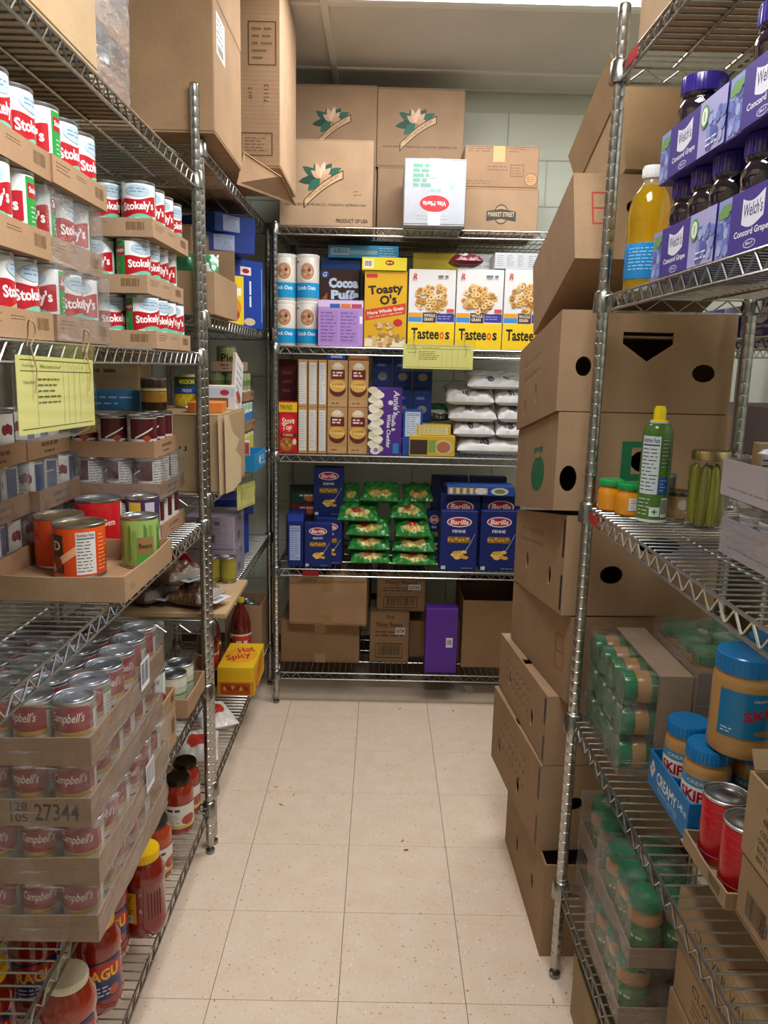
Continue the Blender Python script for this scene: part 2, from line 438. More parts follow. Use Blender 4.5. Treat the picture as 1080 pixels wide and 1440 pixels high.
def shelf_meshes(L, Dp):
    f = MB(); c = .017
    P = [(0, 0), (Dp, 0), (Dp, L), (0, L)]
    for i in range(4):
        (x0, y0), (x1, y1) = P[i], P[(i + 1) % 4]; d = Vector((x1 - x0, y1 - y0, 0)).normalized() * c
        a = Vector((x0, y0, 0)) + d; b = Vector((x1, y1, 0)) - d
        for z, r in ((-.0042, .0030), (-.0330, .0030)):
            f.tube([a + Vector((0, 0, z)), b + Vector((0, 0, z))], r, 6, ZINC)
        zig(f, a, b, -.006, -.0325, .024 if i % 2 else .034)
    k = MB(); n = int(L / .0254)
    for i in range(1, n):
        y = L * i / n; k.tube([(-.002, y, -.006), (.004, y, -.0018), (Dp - .004, y, -.0018), (Dp + .002, y, -.006)], .0018, 5, ZINC)
    s = MB(); m = 2 if Dp < .4 else 3
    for i in range(1, m + 1):
        x = Dp * i / (m + 1); s.tube([(x, .003, -.0065), (x, L - .003, -.0065)], .0030, 6, ZINC)
    return f.mesh('shelf_edge'), k.mesh('wire_deck'), s.mesh('support_rod')
def shelving(x0, y0, Dp, L, zs, top, label, turned=False):
    """ rectangle of post centres from (x0,y0); decks run Dp across, L along """
    root = tag(link('wire_shelving_unit', None, None, (x0, y0, 0), (0, 0, -PI / 2 if turned else 0)), label, 'shelving', 'chrome wire shelving units')
    root.empty_display_size = .05
    pm = post_mesh(top)
    for px, py in ((0, 0), (Dp, 0), (Dp, L), (0, L)):
        po = link('post', pm, root, (px, py, 0)); link('foot', foot_me, po)
    fe, kd, sp = shelf_meshes(L, Dp)
    for z in zs:
        sh = link('shelf', fe, root, (0, 0, z)); d = link('wire_deck', kd, sh); d['kind'] = 'stuff'; link('support_rods', sp, sh)
        for px, py in ((0, 0), (Dp, 0), (Dp, L), (0, L)): link('collar', collar_me, sh, (px, py, 0))
    return root
L1 = [1.970, 1.515, 1.042, .545, .165]
L2 = [2.060, 1.620, 1.110, .725, .205]
BK = [2.030, 1.563, 1.118, .622, .148]
R1 = [2.090, 1.645, 1.195, .695, .258]
R2 = [2.000, 1.580, 1.290, .75, .2]
shelving(-.935, .62, .435, 1.53, L1, 2.19, 'chrome wire shelving unit holding the soup trays and vegetable cans')
shelving(-.935, 2.198, .435, 1.235, L2, 2.068, 'chrome wire shelving unit along the left wall with the yellow snack box')
shelving(-.443, 3.815, .58, 1.50, BK, 2.045, 'chrome wire shelving unit across the back wall with cereal and pasta', True)
shelving(.462, .16, .314, 1.52, R1, 2.20, 'chrome wire shelving unit holding grape jelly trays and peanut butter jars')
shelving(.90, 1.74, .44, 1.2, R2, 2.05, 'chrome wire shelving unit behind the stacked produce cartons')
# ================================================================== PRODUCT SHAPES
KRAFT = 'b3885a'; KRAFT2 = 'a97c50'; KRAFT3 = 'bd946a'
def base_at(u, v, z, r):               # centre of a round thing whose front foot is seen at pixel (u,v)
    p = GZ(u, v, z); d = Vector((p.x, p.y, 0)).normalized()
    return p + d * r
def can(r, h, base, art=None, n=28, lidcol='c9cbcc', ribs=False):
    p = Proto()
    if ribs:
        pr = [(r - .001, 0), (r + .0006, .001), (r + .0006, .004), (r - .0008, .006)]
        z = .02
        while z < h - .03: pr += [(r - .0008, z), (r - .0026, z + .003), (r - .0008, z + .006)]; z += .008
        pr += [(r - .0008, h - .006)]
    else: pr = [(r - .001, 0), (r + .0006, .001), (r + .0006, .004), (r - .0008, .006), (r - .0008, h - .006)]
    pr += [(r + .0006, h - .004), (r + .0006, h - .0008), (r - .0006, h), (r - .0022, h - .001), (r - .0030, h - .0045)]
    p.part('can_body', MB().lathe(pr, n, 'b9bbbd', 'tin', top=False))
    R = r - .003
    p.part('lid', MB().lathe([(R, h - .0045), (R * .9, h - .0045), (R * .88, h - .0035), (R * .8, h - .0035), (R * .78, h - .0045), (R * .55, h - .0042), (R * .52, h - .0034), (.001, h - .0034)], n, lidcol, 'tin', bottom=False))
    if base:
        mb = MB().lathe([(r - .0002, .0065), (r, .007), (r, h - .007), (r - .0002, h - .0065)], n, base, 'gloss', top=False, bottom=False)
        if art:
            d = D(); art(d, r, h); d.onto(mb, cyl_fn(r), 'gloss')
        p.part('label', mb)
    return p
def jar(prof, bodycol, lid, lidcol, label=None, n=24, mat='glassy', lidmat='gloss', sq=1, extra=None):
    """ prof: body (r,z) list; lid (r,z0,z1); label (r, z0, z1, base, art) """
    p = Proto(); p.part('body', MB().lathe(prof, n, bodycol, mat, sx=1, sy=sq))
    r, z0, z1 = lid; q = []
    N = 36; vs = []; mb = MB()
    mb.lathe([(r * .97, z0), (r, z0 + .001), (r, z1 - .002), (r * .96, z1), (r * .8, z1 - .0005), (.001, z1 - .0005)], n, lidcol, lidmat)
    for k in range(N):
        a = 2 * PI * k / N; c, s = math.cos(a), math.sin(a)
        mb.tube([(r * c, r * s, z0 + .002), (r * c, r * s, z1 - .003)], .0007, 4, lidcol, lidmat)
    p.part('lid', mb)
    if label:
        lr, a, b, base, art = label; mb = MB()
        if base: mb.lathe([(lr, a), (lr + .0003, a + .0005), (lr + .0003, b - .0005), (lr, b)], n, base, 'gloss', top=False, bottom=False)
        if art: d = D(); art(d, lr, b - a); d.onto(mb, cyl_fn(lr + .0003, a), 'gloss')
        p.part('label', mb)
    if extra: extra(p)
    return p
def prints_on(p, w, d, h, faces, mat='print', warp=None):
    for side, fn in (faces or {}).items():
        q = D(); q.step = 9; mb = MB()
        W = d if side in ('left', 'right') else w; H = d if side in ('top', 'bottom') else h
        fn(q, W, H); ff = face_fn(w, d, h, side)
        q.onto(mb, (lambda u, v, e: warp(ff(u, v, e))) if warp else ff, mat)
        p.part({'front': 'front_print', 'top': 'top_print', 'back': 'back_print'}.get(side, 'side_print'), mb, 0)
def pbox(w, d, h, col, faces=None, mat='print', bev=.0012, flap=True, colmap=None):
    """ folding carton: body, end flaps on top, one printed skin """
    p = Proto(); p.part('body', MB().bbox(-w / 2, w / 2, -d / 2, d / 2, 0, h, col, mat, bev))
    prints_on(p, w, d, h, faces, mat)
    return p
def fill(col):
    return lambda d, w, h: d.rect(-w / 2 + .0015, w / 2 - .0015, .0015, h - .0015, col)
def seq(*fs):
    def f(d, w, h):
        for g in fs: g(d, w, h)
    return f
def carton(w, d, h, col=KRAFT, faces=None, tape='front', flaps=True, tapecol='9c7a50', seam='x'):
    """ corrugated shipping carton: body, two closing flaps above and below, tape """
    p = Proto(); t = .0035
    p.part('body', MB().bbox(-w / 2, w / 2, -d / 2, d / 2, t, h - t, col, 'card', .003))
    g = .0012
    for z0 in (h - t, 0):
        if seam == 'x':
            for a, b in ((-d / 2 + .001, -g), (g, d / 2 - .001)): p.part('flap', MB().box(-w / 2 + .001, w / 2 - .001, a, b, z0, z0 + t, col, 'card'))
        else:
            for a, b in ((-w / 2 + .001, -g), (g, w / 2 - .001)): p.part('flap', MB().box(a, b, -d / 2 + .001, d / 2 - .001, z0, z0 + t, col, 'card'))
    if tape:
        mb = MB(); tw = .024; th = min(.07, h * .3); e = .0004
        if seam == 'y':
            mb.box(-tw, tw, -d / 2 - e, d / 2 + e, h, h + e, tapecol, 'gloss'); mb.box(-tw, tw, -d / 2 - e * 2, -d / 2 - e * .3, h - th, h + e, tapecol, 'gloss'); mb.box(-tw, tw, -d / 2 - e * 2, -d / 2 - e * .3, 0, th * .7, tapecol, 'gloss')
        else:
            mb.box(-w / 2 - e, w / 2 + e, -tw, tw, h, h + e, tapecol, 'gloss')
            for sx in (-1, 1): mb.box(sx * (w / 2 + e * .3), sx * (w / 2 + e * 2), -tw, tw, h - th, h + e, tapecol, 'gloss')
        p.part('tape', mb)
    prints_on(p, w, d, h, faces)
    return p
def open_carton(w, d, h, col=KRAFT, faces=None, flaps=((0, 1, 40), (0, -1, 70)), t=.004, fl=.11):
    p = Proto(); mb = MB()
    mb.box(-w / 2, w / 2, -d / 2, d / 2, 0, t, col, 'card')
    mb.box(-w / 2, w / 2, -d / 2, -d / 2 + t, t, h, col, 'card').box(-w / 2, w / 2, d / 2 - t, d / 2, t, h, col, 'card')
    mb.box(-w / 2, -w / 2 + t, -d / 2 + t, d / 2 - t, t, h, col, 'card').box(w / 2 - t, w / 2, -d / 2 + t, d / 2 - t, t, h, col, 'card')
    p.part('body', mb)
    for sx, sy, ang in flaps:            # hinge side, opening angle from closed (deg)
        f = MB(); a = math.radians(ang); L = fl
        if sx:
            f.box(0, L, -d / 2 + .006, d / 2 - .006, 0, .003, col, 'card'); k = p.part('flap', f, -1, None, None, (sx * w / 2, 0, h), (0, (-PI + a if sx > 0 else -a) , 0))
        else:
            f.box(-w / 2 + .006, w / 2 - .006, 0, L, 0, .003, col, 'card'); k = p.part('flap', f, -1, None, None, (0, sy * d / 2, h), ((PI - a if sy > 0 else a), 0, 0))
    prints_on(p, w, d, h, faces)
    return p
def film_shell(w, d, h, z0=0, bul=.002, n=10, seed=1):
    """ loose clear film round a pack: rounded, slightly wrinkled shell, open underneath """
    r = random.Random(seed); mb = MB(); vs = []; fs = []; m = 14; rows = 9
    def ring(k):
        t = k / (4 * n); s, f = divmod(k, n); f = f / n
        P = [(-1, -1), (1, -1), (1, 1), (-1, 1)]
        a, b = P[s % 4], P[(s + 1) % 4]; return a[0] + (b[0] - a[0]) * f, a[1] + (b[1] - a[1]) * f
    for i in range(rows + 1):
        z = z0 + (h - z0) * min(1, i / (rows - 1)); sh = 1 if i < rows else .93
        for k in range(4 * n):
            x, y = ring(k); e = r.uniform(-.0013, .0015) + bul
            vs.append((x * (w / 2 + e) * sh, y * (d / 2 + e) * sh, z + (r.uniform(-.001, .001) if 0 < i < rows - 2 else 0)))
    N = 4 * n
    for i in range(rows):
        for k in range(N): fs.append((i * N + k, i * N + (k + 1) % N, (i + 1) * N + (k + 1) % N, (i + 1) * N + k))
    fs.append(tuple(rows * N + k for k in range(N)))
    return mb.add(vs, fs, 'ffffff', 'film', True)
def tray(w, d, h, col=KRAFT, faces=None, t=.0035, film=None, dip=0, seed=1, mat='card'):
    """ open tray; film = height of the film shell over it """
    p = Proto(); mb = MB()
    mb.box(-w / 2, w / 2, -d / 2, d / 2, 0, t, col, mat)
    def wall(x0, y0, x1, y1, nx, ny):
        n = 8; vs = []
        for i in range(n + 1):
            f = i / n; hh = h - dip * math.sin(PI * f) ** 2 + (rnd.uniform(-.0006, .0006))
            x = x0 + (x1 - x0) * f; y = y0 + (y1 - y0) * f
            vs += [(x, y, t), (x, y, hh), (x + nx * t, y + ny * t, t), (x + nx * t, y + ny * t, hh)]
        fs = []
        for i in range(n):
            a = 4 * i; fs += [(a, a + 4, a + 5, a + 1), (a + 2, a + 3, a + 7, a + 6), (a + 1, a + 5, a + 7, a + 3)]
        fs += [(0, 1, 3, 2), (4 * n, 4 * n + 2, 4 * n + 3, 4 * n + 1)]
        mb.add(vs, fs, col, mat)
    X, Y = w / 2, d / 2
    wall(-X, -Y, X, -Y, 0, 1); wall(X, -Y + t, X, Y - t, -1, 0); wall(X, Y, -X, Y, 0, -1); wall(-X, Y - t, -X, -Y + t, 1, 0)
    p.part('body', mb)
    prints_on(p, w, d, h, faces)
    if film: p.part('plastic_wrap', film_shell(w, d, film, .002, seed=seed))
    return p
def bagmesh(w, d, h, colf, mat='bag', nu=30, nv=20, seed=1, crimp=.012, wr=.004, pw=3.2):
    """ pillow bag lying flat: u along w, v along d; colf(u,v,top) -> colour """
    r = random.Random(seed); ph = [r.uniform(0, 6.3) for _ in range(8)]; vs = []; fs = []; cs = []
    def prof(a): return max(0., 1 - abs(a) ** pw) ** .55
    for side in (1, -1):
        for j in range(nv + 1):
            for i in range(nu + 1):
                a = 2 * i / nu - 1; b = 2 * j / nv - 1
                k = prof(a) * prof(b)
                x = a * w / 2 * (1 - .05 * (1 - abs(b)) * abs(a)); y = b * d / 2 * (1 - .10 * (1 - abs(a)) * abs(b) * 0)
                wz = wr * k * (math.sin(7 * a + 5 * b + ph[0]) + .7 * math.sin(13 * b - 6 * a + ph[1]) + .6 * math.sin(19 * a + ph[2]) * abs(b))
                z = h / 2 + side * (h / 2) * k * (1 if side > 0 else .92) + (wz if side > 0 else 0)
                vs.append((x, y, max(z, .0005)))
    M = (nu + 1) * (nv + 1)
    for sidx in (0, 1):
        for j in range(nv):
            for i in range(nu):
                q = [sidx * M + j * (nu + 1) + i, sidx * M + j * (nu + 1) + i + 1, sidx * M + (j + 1) * (nu + 1) + i + 1, sidx * M + (j + 1) * (nu + 1) + i]
                fs.append(q if sidx == 0 else q[::-1]); cs.append(colf((i + .5) / nu, (j + .5) / nv, sidx == 0))
    return MB().add(vs, fs, cs, mat, True)
def holed_panel(w, h, t, holes):
    """ board w x h in the xz plane with real holes; thickness t along +y """
    cu = bpy.data.curves.new('p', 'CURVE'); cu.dimensions = '2D'; cu.fill_mode = 'BOTH'; cu.extrude = t / 2
    def sp(pts):
        s = cu.splines.new('POLY'); s.points.add(len(pts) - 1)
        for q, (x, y) in zip(s.points, pts): q.co = (x, y, 0, 1)
        s.use_cyclic_u = True
    n = 6
    sp([(-w / 2 + w * i / n, 0) for i in range(n)] + [(w / 2, h * i / n) for i in range(n)] + [(w / 2 - w * i / n, h) for i in range(n)] + [(-w / 2, h - h * i / n) for i in range(n)])
    for cx, cy, rx, ry in holes:
        if rx < 0:                      # triangular hand hole
            rx = -rx; sp([(cx - rx, cy + ry), (cx + rx, cy + ry), (cx + rx, cy + ry * .2), (cx, cy - ry), (cx - rx, cy + ry * .2)])
        else: sp([(cx + rx * math.cos(2 * PI * i / 14), cy + ry * math.sin(2 * PI * i / 14)) for i in range(14)])
    ob = bpy.data.objects.new('p', cu); COL.objects.link(ob)
    dg = bpy.context.evaluated_depsgraph_get(); me = ob.evaluated_get(dg).to_mesh()
    vs = [(v.co.x, t / 2 + v.co.z, v.co.y) for v in me.vertices]; fs = [tuple(p.vertices)[::-1] for p in me.polygons]
    ob.evaluated_get(dg).to_mesh_clear(); bpy.data.objects.remove(ob); bpy.data.curves.remove(cu)
    return vs, fs
def produce_box(w, d, h, tb=0, tt=0, near=(), side=(), prints=None, col=KRAFT, lid=None, open_top=False):
    """ telescoping produce carton with real hand and vent holes; tb/tt = slope of its base and top (deg, far end lower) """
    p = Proto(); t = .0045; kb, kt = math.tan(math.radians(tb)), math.tan(math.radians(tt))
    def wp(q):
        x, y, z = q; zb = -kb * (y + d / 2); zt = h - kt * (y + d / 2); return (x, y, zb + (zt - zb) * z / h)
    W2, D2 = w / 2, d / 2
    mb = MB()
    def panel(ww, holes, fn):
        vs, fs = holed_panel(ww, h, t, holes); mb.add([wp(fn(v)) for v in vs], fs, col, 'card')
    panel(w, near, lambda v: (v[0], -D2 + v[1], v[2]))
    panel(w, (), lambda v: (-v[0], D2 - v[1], v[2]))
    panel(d - 2 * t, side, lambda v: (-W2 + v[1], -v[0], v[2]))
    panel(d - 2 * t, (), lambda v: (W2 - v[1], v[0], v[2]))
    p.part('body', mb)
    b2 = MB().hexa([wp(q) for q in ((-W2 + t, -D2 + t, 0), (W2 - t, -D2 + t, 0), (W2 - t, D2 - t, 0), (-W2 + t, D2 - t, 0), (-W2 + t, -D2 + t, t), (W2 - t, -D2 + t, t), (W2 - t, D2 - t, t), (-W2 + t, D2 - t, t))], col, 'card')
    p.part('base_panel', b2)
    for a, b in () if open_top else ((-D2 + t, -.02), (.02, D2 - t)):
        p.part('top_flap', MB().hexa([wp(q) for q in ((-W2 + t, a, h - t), (W2 - t, a, h - t), (W2 - t, b, h - t), (-W2 + t, b, h - t), (-W2 + t, a, h), (W2 - t, a, h), (W2 - t, b, h), (-W2 + t, b, h))], col, 'card'))
    if lid:
        m2 = MB()
        for k, z in enumerate(lid):
            m2.hexa([wp(q) for q in ((-W2 - .003, -D2 - .003, z), (W2 + .003, -D2 - .003, z), (W2 + .003, D2, z), (-W2 - .003, D2, z), (-W2 - .003, -D2 - .003, z + .003), (W2 + .003, -D2 - .003, z + .003), (W2 + .003, D2, z + .003), (-W2 - .003, D2, z + .003))], 'a07848', 'card')
        p.part('lid_rim', m2)
    if prints:
        prints_on(p, w, d, h, prints, warp=wp)
    return p
def fit_px(u0, u1, vt, z, y):          # box front seen on the plane at depth y, standing at height z
    a = AY((u0 + u1) / 2, vt, y); h = a.z - z; vm = None
    lo, hi = vt, vt + 400
    for _ in range(30):
        m_ = (lo + hi) / 2
        if AY((u0 + u1) / 2, m_, y).z > z + h / 2: lo = m_
        else: hi = m_
    A = AY(u0, lo, y); B = AY(u1, lo, y)
    return (A.x + B.x) / 2, B.x - A.x, h
# ================================================================== LEFT NEAR UNIT
def marks(ink='7d5c38'):                # small print and a bar code on a tray side
    def f(d, w, h):
        d.para(-w * .44, -w * .2, h * .45, h * .85, 3, ink, .35); d.para(-w * .1, w * .1, h * .6, h * .8, 2, ink, .3)
        d.bars(w * .24, w * .44, h * .25, h * .85, None, ink, 12)
    return f
def stamp(txt, ink='6a4a2c'):
    def f(d, w, h):
        d.para(-w * .2, w * .2, h * .5, h * .75, 1, ink, .9); d.para(-w * .14, w * .14, h * .15, h * .38, 1, ink, .6)
    return f
def art_veg(d, r, h):
    g = '2f9b46'; hp = PI * r
    d.rect(.047, hp * .99, .008, h - .008, g); d.rect(-hp * .99, -.040, .008, h - .008, g); d.rect(-.068, -.042, h - .036, h - .018, 'b3202a'); d.text("Stokely's", -.055, h - .027, .024, .010, 'ffffff')
    d.para(.055, .075, .015, h - .045, 8, 'bfe5c4', .3); d.para(-.1, -.048, .015, h - .05, 8, 'bfe5c4', .3)
    d.rect(.05, .084, h - .036, h - .016, 'b3202a'); d.text("Stokely's", .067, h - .026, .029, .011, 'ffffff')
    d.ell(0, h - .021, .026, .012, 'bcd3e2'); d.para(-.018, .018, h - .026, h - .014, 2, '6f8fae', .4)
    d.ell(0, .026, .040, .019, '77c4a3'); d.para(-.028, .02, .029, .037, 1, 'eefaf2', .8)
    d.band(-.041, .041, lambda u: .041 + .10 * u + .003 * math.cos(u * 90), lambda u: .075 + .10 * u - .003 * math.cos(u * 90), 'bd1f2a')
    d.text("Stokely's", 0, .058, .068, .022, 'ffffff', rot=.09, bold=.03)
    d.ell(.030, .019, .015, .009, 'e9c524'); d.ell(.034, .015, .012, .005, '4d9c35')
def art_pumpkin(d, r, h):
    art_veg(d, r, h); d.ell(-.012, .024, .02, .015, 'e8902a')
veg = can(.0356, .111, 'eceeec', art_veg); veg2 = can(.0356, .111, 'eceeec', art_pumpkin)
TI = .1155
def fill_tray(pr, cx, cy, z, nx, ny, pitch, pick, name, label, group, face=.6, spread=.6, alt=None):
    for i in range(nx):
        for j in range(ny):
            if not pick(i, j): continue
            q = alt if alt and rnd.random() < .3 else pr
            put(q, name, (cx + (i - (nx - 1) / 2) * pitch, cy + (j - (ny - 1) / 2) * pitch, z), label, 'can', group, rz=face + rnd.uniform(-spread, spread))
z2 = L1[1]
tA = tray(.303, .2285, .040, KRAFT, {'right': marks(), 'front': marks()})
tAf = tray(.303, .2285, .040, KRAFT, {'right': marks()}, film=.1152, seed=3)
tC = tray(.2285, .303, .038, KRAFT3, {'right': marks(), 'front': marks()})
tier = ['bottom', 'middle', 'top']
for k in range(3):
    z = z2 + k * TI
    for nm, y, sh, pt, pick in (('beside the film-wrapped column', 1.095, (-.004, .004, 0)[k], tA, lambda i, j: i > 1), ('two from the film-wrapped column', .866, (0, -.012, .003)[k], tA, lambda i, j: i > 2)):
        put(pt, 'cardboard_tray', (-.499 - .151 + sh, y + (.0, -.012, .01)[k], z), 'shallow kraft tray, %s in the vegetable can column %s' % (tier[k], nm), 'tray', 'vegetable can trays')
        fill_tray(veg, -.65 + sh, y + (.0, -.012, .01)[k], z + .004, 4, 3, .0737, pick, 'vegetable_can', 'green and white vegetable can, %s tray of the column %s' % (tier[k], nm), 'vegetable cans in kraft trays', 1.1, 1.3, veg2)
    sh = (0, -.006, .004)[k]
    pt = tAf if k < 2 else tA
    put(pt, 'cardboard_tray', (-.65 + sh, 1.328 + sh, z), ('kraft tray of vegetable cans wrapped in torn clear film, %s of its column' if k < 2 else 'kraft tray of vegetable cans without film, %s of the plastic-wrapped column') % tier[k], 'tray', 'vegetable can trays')
    fill_tray(veg, -.65 + sh, 1.328 + sh, z + .004, 4, 3, .0737, lambda i, j: i > 1 or (k == 2 and i > 0), 'vegetable_can', 'green and white vegetable can in the %s tray of the plastic-wrapped column' % tier[k], 'vegetable cans in kraft trays', .9, 1.1)
    sx = (0, -.012, .003)[k]; yy = 1.868 + (.012, 0, .0)[k]
    put(tC, 'cardboard_tray', (-.497 - .113 + sx, yy, z), 'kraft tray of vegetable cans, %s in the column beside the shelf post' % tier[k], 'tray', 'vegetable can trays')
    fill_tray(veg, -.61 + sx, yy, z + .004, 3, 4, .0735, lambda i, j: i == 2 or j < 2, 'vegetable_can', 'green and white vegetable can in the %s tray beside the shelf post' % tier[k], 'vegetable cans in kraft trays', .55, .6)

# hanging yellow notice in a clear sleeve, tied with string
def notice(w, h, seed=1):
    p = Proto()
    p.part('sheet', MB().box(-w / 2, w / 2, -.0003, .0003, 0, h, 'e0da84', 'print'))
    d = D(); d.step = 9; ink = '555326'
    for a in (.06, .36, .80, .94): d.rect(-w * .46, w * .46, h * a, h * a + .0012, ink) if a not in (.36,) else None
    for x in (-.28, .05, .12, .2, .28): d.rect(w * x, w * x + .0008, h * .08, h * .94, 'a3a054')
    d.text('Food Group', -w * .37, h * .87, w * .13, h * .045, ink, bold=0); d.text('What counts as food?', -w * .11, h * .87, w * .26, h * .05, ink, bold=0)
    d.text('Vegetables', -w * .37, h * .66, w * .13, h * .05, ink, bold=0)
    d.para(-w * .27, w * .03, h * .36, h * .74, 5, ink, .3)
    for i, x in enumerate((.085, .16, .24, .32)): d.text(str(i + 1), w * x, h * .87, h=h * .045, col=ink, bold=0)
    mb = MB(); d.onto(mb, plane_fn((0, -.0003, 0), (1, 0, 0), (0, 0, 1), (0, -1, 0))); p.part('printed_table', mb)
    mb = MB()
    for y in (-.002, .0016): mb.add([(-w / 2 - .008, y, -.012), (w / 2 + .008, y, -.012), (w / 2 + .008, y, h + .022), (-w / 2 - .008, y, h + .022)], [(0, 1, 2, 3)], 'ffffff', 'clear')
    p.part('plastic_sleeve', mb)
    for x in (-w * .36, w * .36):
        mb = MB(); pts = [(x + .006 * math.sin(i * .9), -.004 - .006 * math.sin(i * .5), h + .012 + .034 * math.sin(PI * i / 10)) for i in range(11)]
        mb.tube(pts, .0012, 5, 'b79b74', 'matte'); mb.tube([(x, -.004, h + .012), (x + .012, -.006, h - .02), (x + .006, -.005, h - .05)], .0011, 5, 'b79b74', 'matte')
        p.part('string', mb)
    return p
put(notice(.27, .105), 'hanging_notice', (-.474, 1.148, 1.385), 'yellow paper notice in a clear sleeve tied below the vegetable cans', 'notice', 'yellow paper notices', rz=PI / 2, ry=.02)

# ---- third shelf: beans
z3 = L1[2]
def art_maroon(d, r, h):
    hp = PI * r; m = '54181d'
    d.rect(-hp * .99, hp * .99, h * .42, h - .008, m)
    for i in range(7): d.ell(-.016 + (i % 3) * .016, .016 + (i // 3) * .014, .010, .007, ['a8472b', '8a3423', 'c06a3b'][i % 3], 8)
    d.band(-.045, .0, lambda u: h * .42 + (u + .045) * .55, lambda u: h * .42 + .004 + (u + .045) * .55, 'efe9e4')
    d.nutri(.030, .072, .010, h - .010, 'dcdad4', '55504c', 9); d.nutri(-.10, -.058, .010, h - .010, 'dcdad4', '55504c', 9)
mar = can(.0356, .100, 'ded8d2', art_maroon)
tM = tray(.303, .2285, .040, KRAFT2, {'right': stamp('BEANS 24/15 OZ'), }, seed=2)
tMf = tray(.303, .2285, .040, KRAFT2, {'right': stamp('BEANS 24/15 OZ')}, film=.1042, seed=5)
for k in range(3):
    z = z3 + k * .1045
    put(tMf if k == 1 else tM, 'cardboard_tray', (-.548 - .151 - (.012 if k == 2 else 0), 2.018, z), 'kraft tray of maroon bean cans, %s of the stack beside the post' % tier[k], 'tray', 'maroon can trays')
    fill_tray(mar, -.699 - (.012 if k == 2 else 0), 2.018, z + .004, 4, 3, .0735, lambda i, j: i == 3 or j == 0, 'bean_can', 'maroon and white bean can in the %s tray beside the shelf post' % tier[k], 'maroon bean cans', [-.9, -.5, .9][k], .25)
def art_bean(nm):
    def f(d, r, h):
        hp = PI * r; d.rect(-hp * .99, -.02, h * .35, h - .008, '35527f'); d.rect(.02, hp * .99, h * .35, h - .008, '35527f')
        d.rect(-.03, .034, .014, .036, 'dfc036'); d.text(nm, .002, .025, .056, .013, '2a241c'); d.rect(-.018, .018, .045, h - .012, 'e9e6dc')
        for a in (-.7, 0, .7): d.ell(.01 * a, h * .62 + .004 * (1 - abs(a)), .006, .011, '8a3040', 8)
        d.nutri(.046, .082, .010, h - .010, 'd8d8d4', '666666', 8)
    return f
beanc = [can(.0356, .108, 'dcdcd8', art_bean(n)) for n in ('Black Beans', 'Peas')]
tP = tray(.156, .2285, .046, KRAFT2, {'right': stamp('23 152 07')}); tPf = tray(.156, .2285, .046, KRAFT2, {'right': stamp('2 30 15')}, film=.1126, seed=8)
for k in range(3):
    for c, (y, n) in enumerate(((1.548, 1), (1.784, 0))):
        z = z3 + k * .113; nm = ['peas', 'black beans'][1 - n if n == 0 else 0] if False else ('peas' if n else 'black beans')
        sh = .02 if k == 1 and c else 0
        put(tP if k == 2 else tPf, 'cardboard_tray', (-.768 - .075 + sh, y, z), 'kraft tray of blue %s cans, %s of its stack behind the yellow notice' % (nm, tier[k]), 'tray', 'blue bean can trays')
        fill_tray(beanc[n], -.843 + sh, y, z + .004, 2, 3, .0735, lambda i, j: i == 1 or j == 0, 'bean_can', 'blue and yellow can of %s in the %s tray behind the yellow notice' % (nm, tier[k]), 'blue bean cans', [.9, .5, .8][k], .4)
put(tray(.288, .325, .050, KRAFT, {'right': lambda d, w, h: d.para(-w * .4, -w * .3, h * .3, h * .6, 2, '8a6a45', .3)}, dip=.004), 'cardboard_tray', (-.616, 1.552, z3), 'wide open kraft tray holding two orange cans and a green bean can', 'tray')
def art_orange(d, r, h):
    d.rect(-.052, -.020, .012, h - .02, '4a2a20'); d.band(-.052, .012, lambda u: .012 + (u + .052) * .7, lambda u: .03 + (u + .052) * .7, 'f0b48a'); d.text('D', -.036, h * .62, h=.02, col='e9d9b0'); d.ell(-.036, h * .3, .012, .014, '8a3a1c')
    d.nutri(.006, .046, .010, h - .014, 'dadad6', '303030', 10); d.para(.052, .078, .014, h - .018, 10, 'f09a6a', .4)
orc = can(.052, .112, 'dc4d16', art_orange, 36, 'c9b78e')
put(orc, 'large_can', (-.625, 1.572, z3 + .004), 'large orange can with a white nutrition panel in the open tray', 'can', 'large orange cans', rz=.12)
put(orc, 'large_can', (-.698, 1.650, z3 + .004), 'large orange can half hidden behind the other orange can', 'can', 'large orange cans', rz=1.7)
def art_gem(d, r, h):
    d.rect(-.16, .16, .008, .030, 'd8c43a'); d.text('Valley Gem', 0, h * .58, .075, .02, 'f3e6d0', bold=.01); d.rect(.06, .12, .03, h - .01, 'e0d8cc')
put(can(.052, .128, 'c01c22', art_gem, 36), 'large_can', (-.662, 1.79, z3), 'large red can with yellow base band behind the orange cans', 'can', rz=.35)
def art_gbean(d, r, h):
    for i in range(16): x = -.09 + i * .0115; d.band(x, x + .007, lambda u: .012 + rnd.random() * .01, lambda u: h - .012 - rnd.random() * .02, ['7fa04a', '9fb86a', '5f8638'][i % 3], 2)
    d.rect(-.012, .022, .010, h * .62, '9a7a4c'); d.rect(-.012, .022, .012, h * .28, '4fa53a'); d.text('Beans', .005, h * .45, .028, .011, '2c2416')
put(can(.040, .112, '8fae57', art_gbean, 30), 'large_can', (-.524, 1.655, z3 + .004), 'green bean can with a kraft coloured panel in the open tray', 'can', rz=.45)
def art_purple(d, r, h):
    d.rect(-.035, -.004, .02, h - .012, 'd6b23c'); d.text('J', -.019, h * .62, h=.025, col='4a2a18'); d.rect(.006, .03, h * .35, h * .9, 'c9c2d0'); d.ell(.0, .02, .03, .012, 'a04a3c')
put(can(.040, .125, '43264f', art_purple, 28), 'large_can', (-.578, 1.852, z3), 'purple can with a yellow panel beside the large red can', 'can', rz=.3)

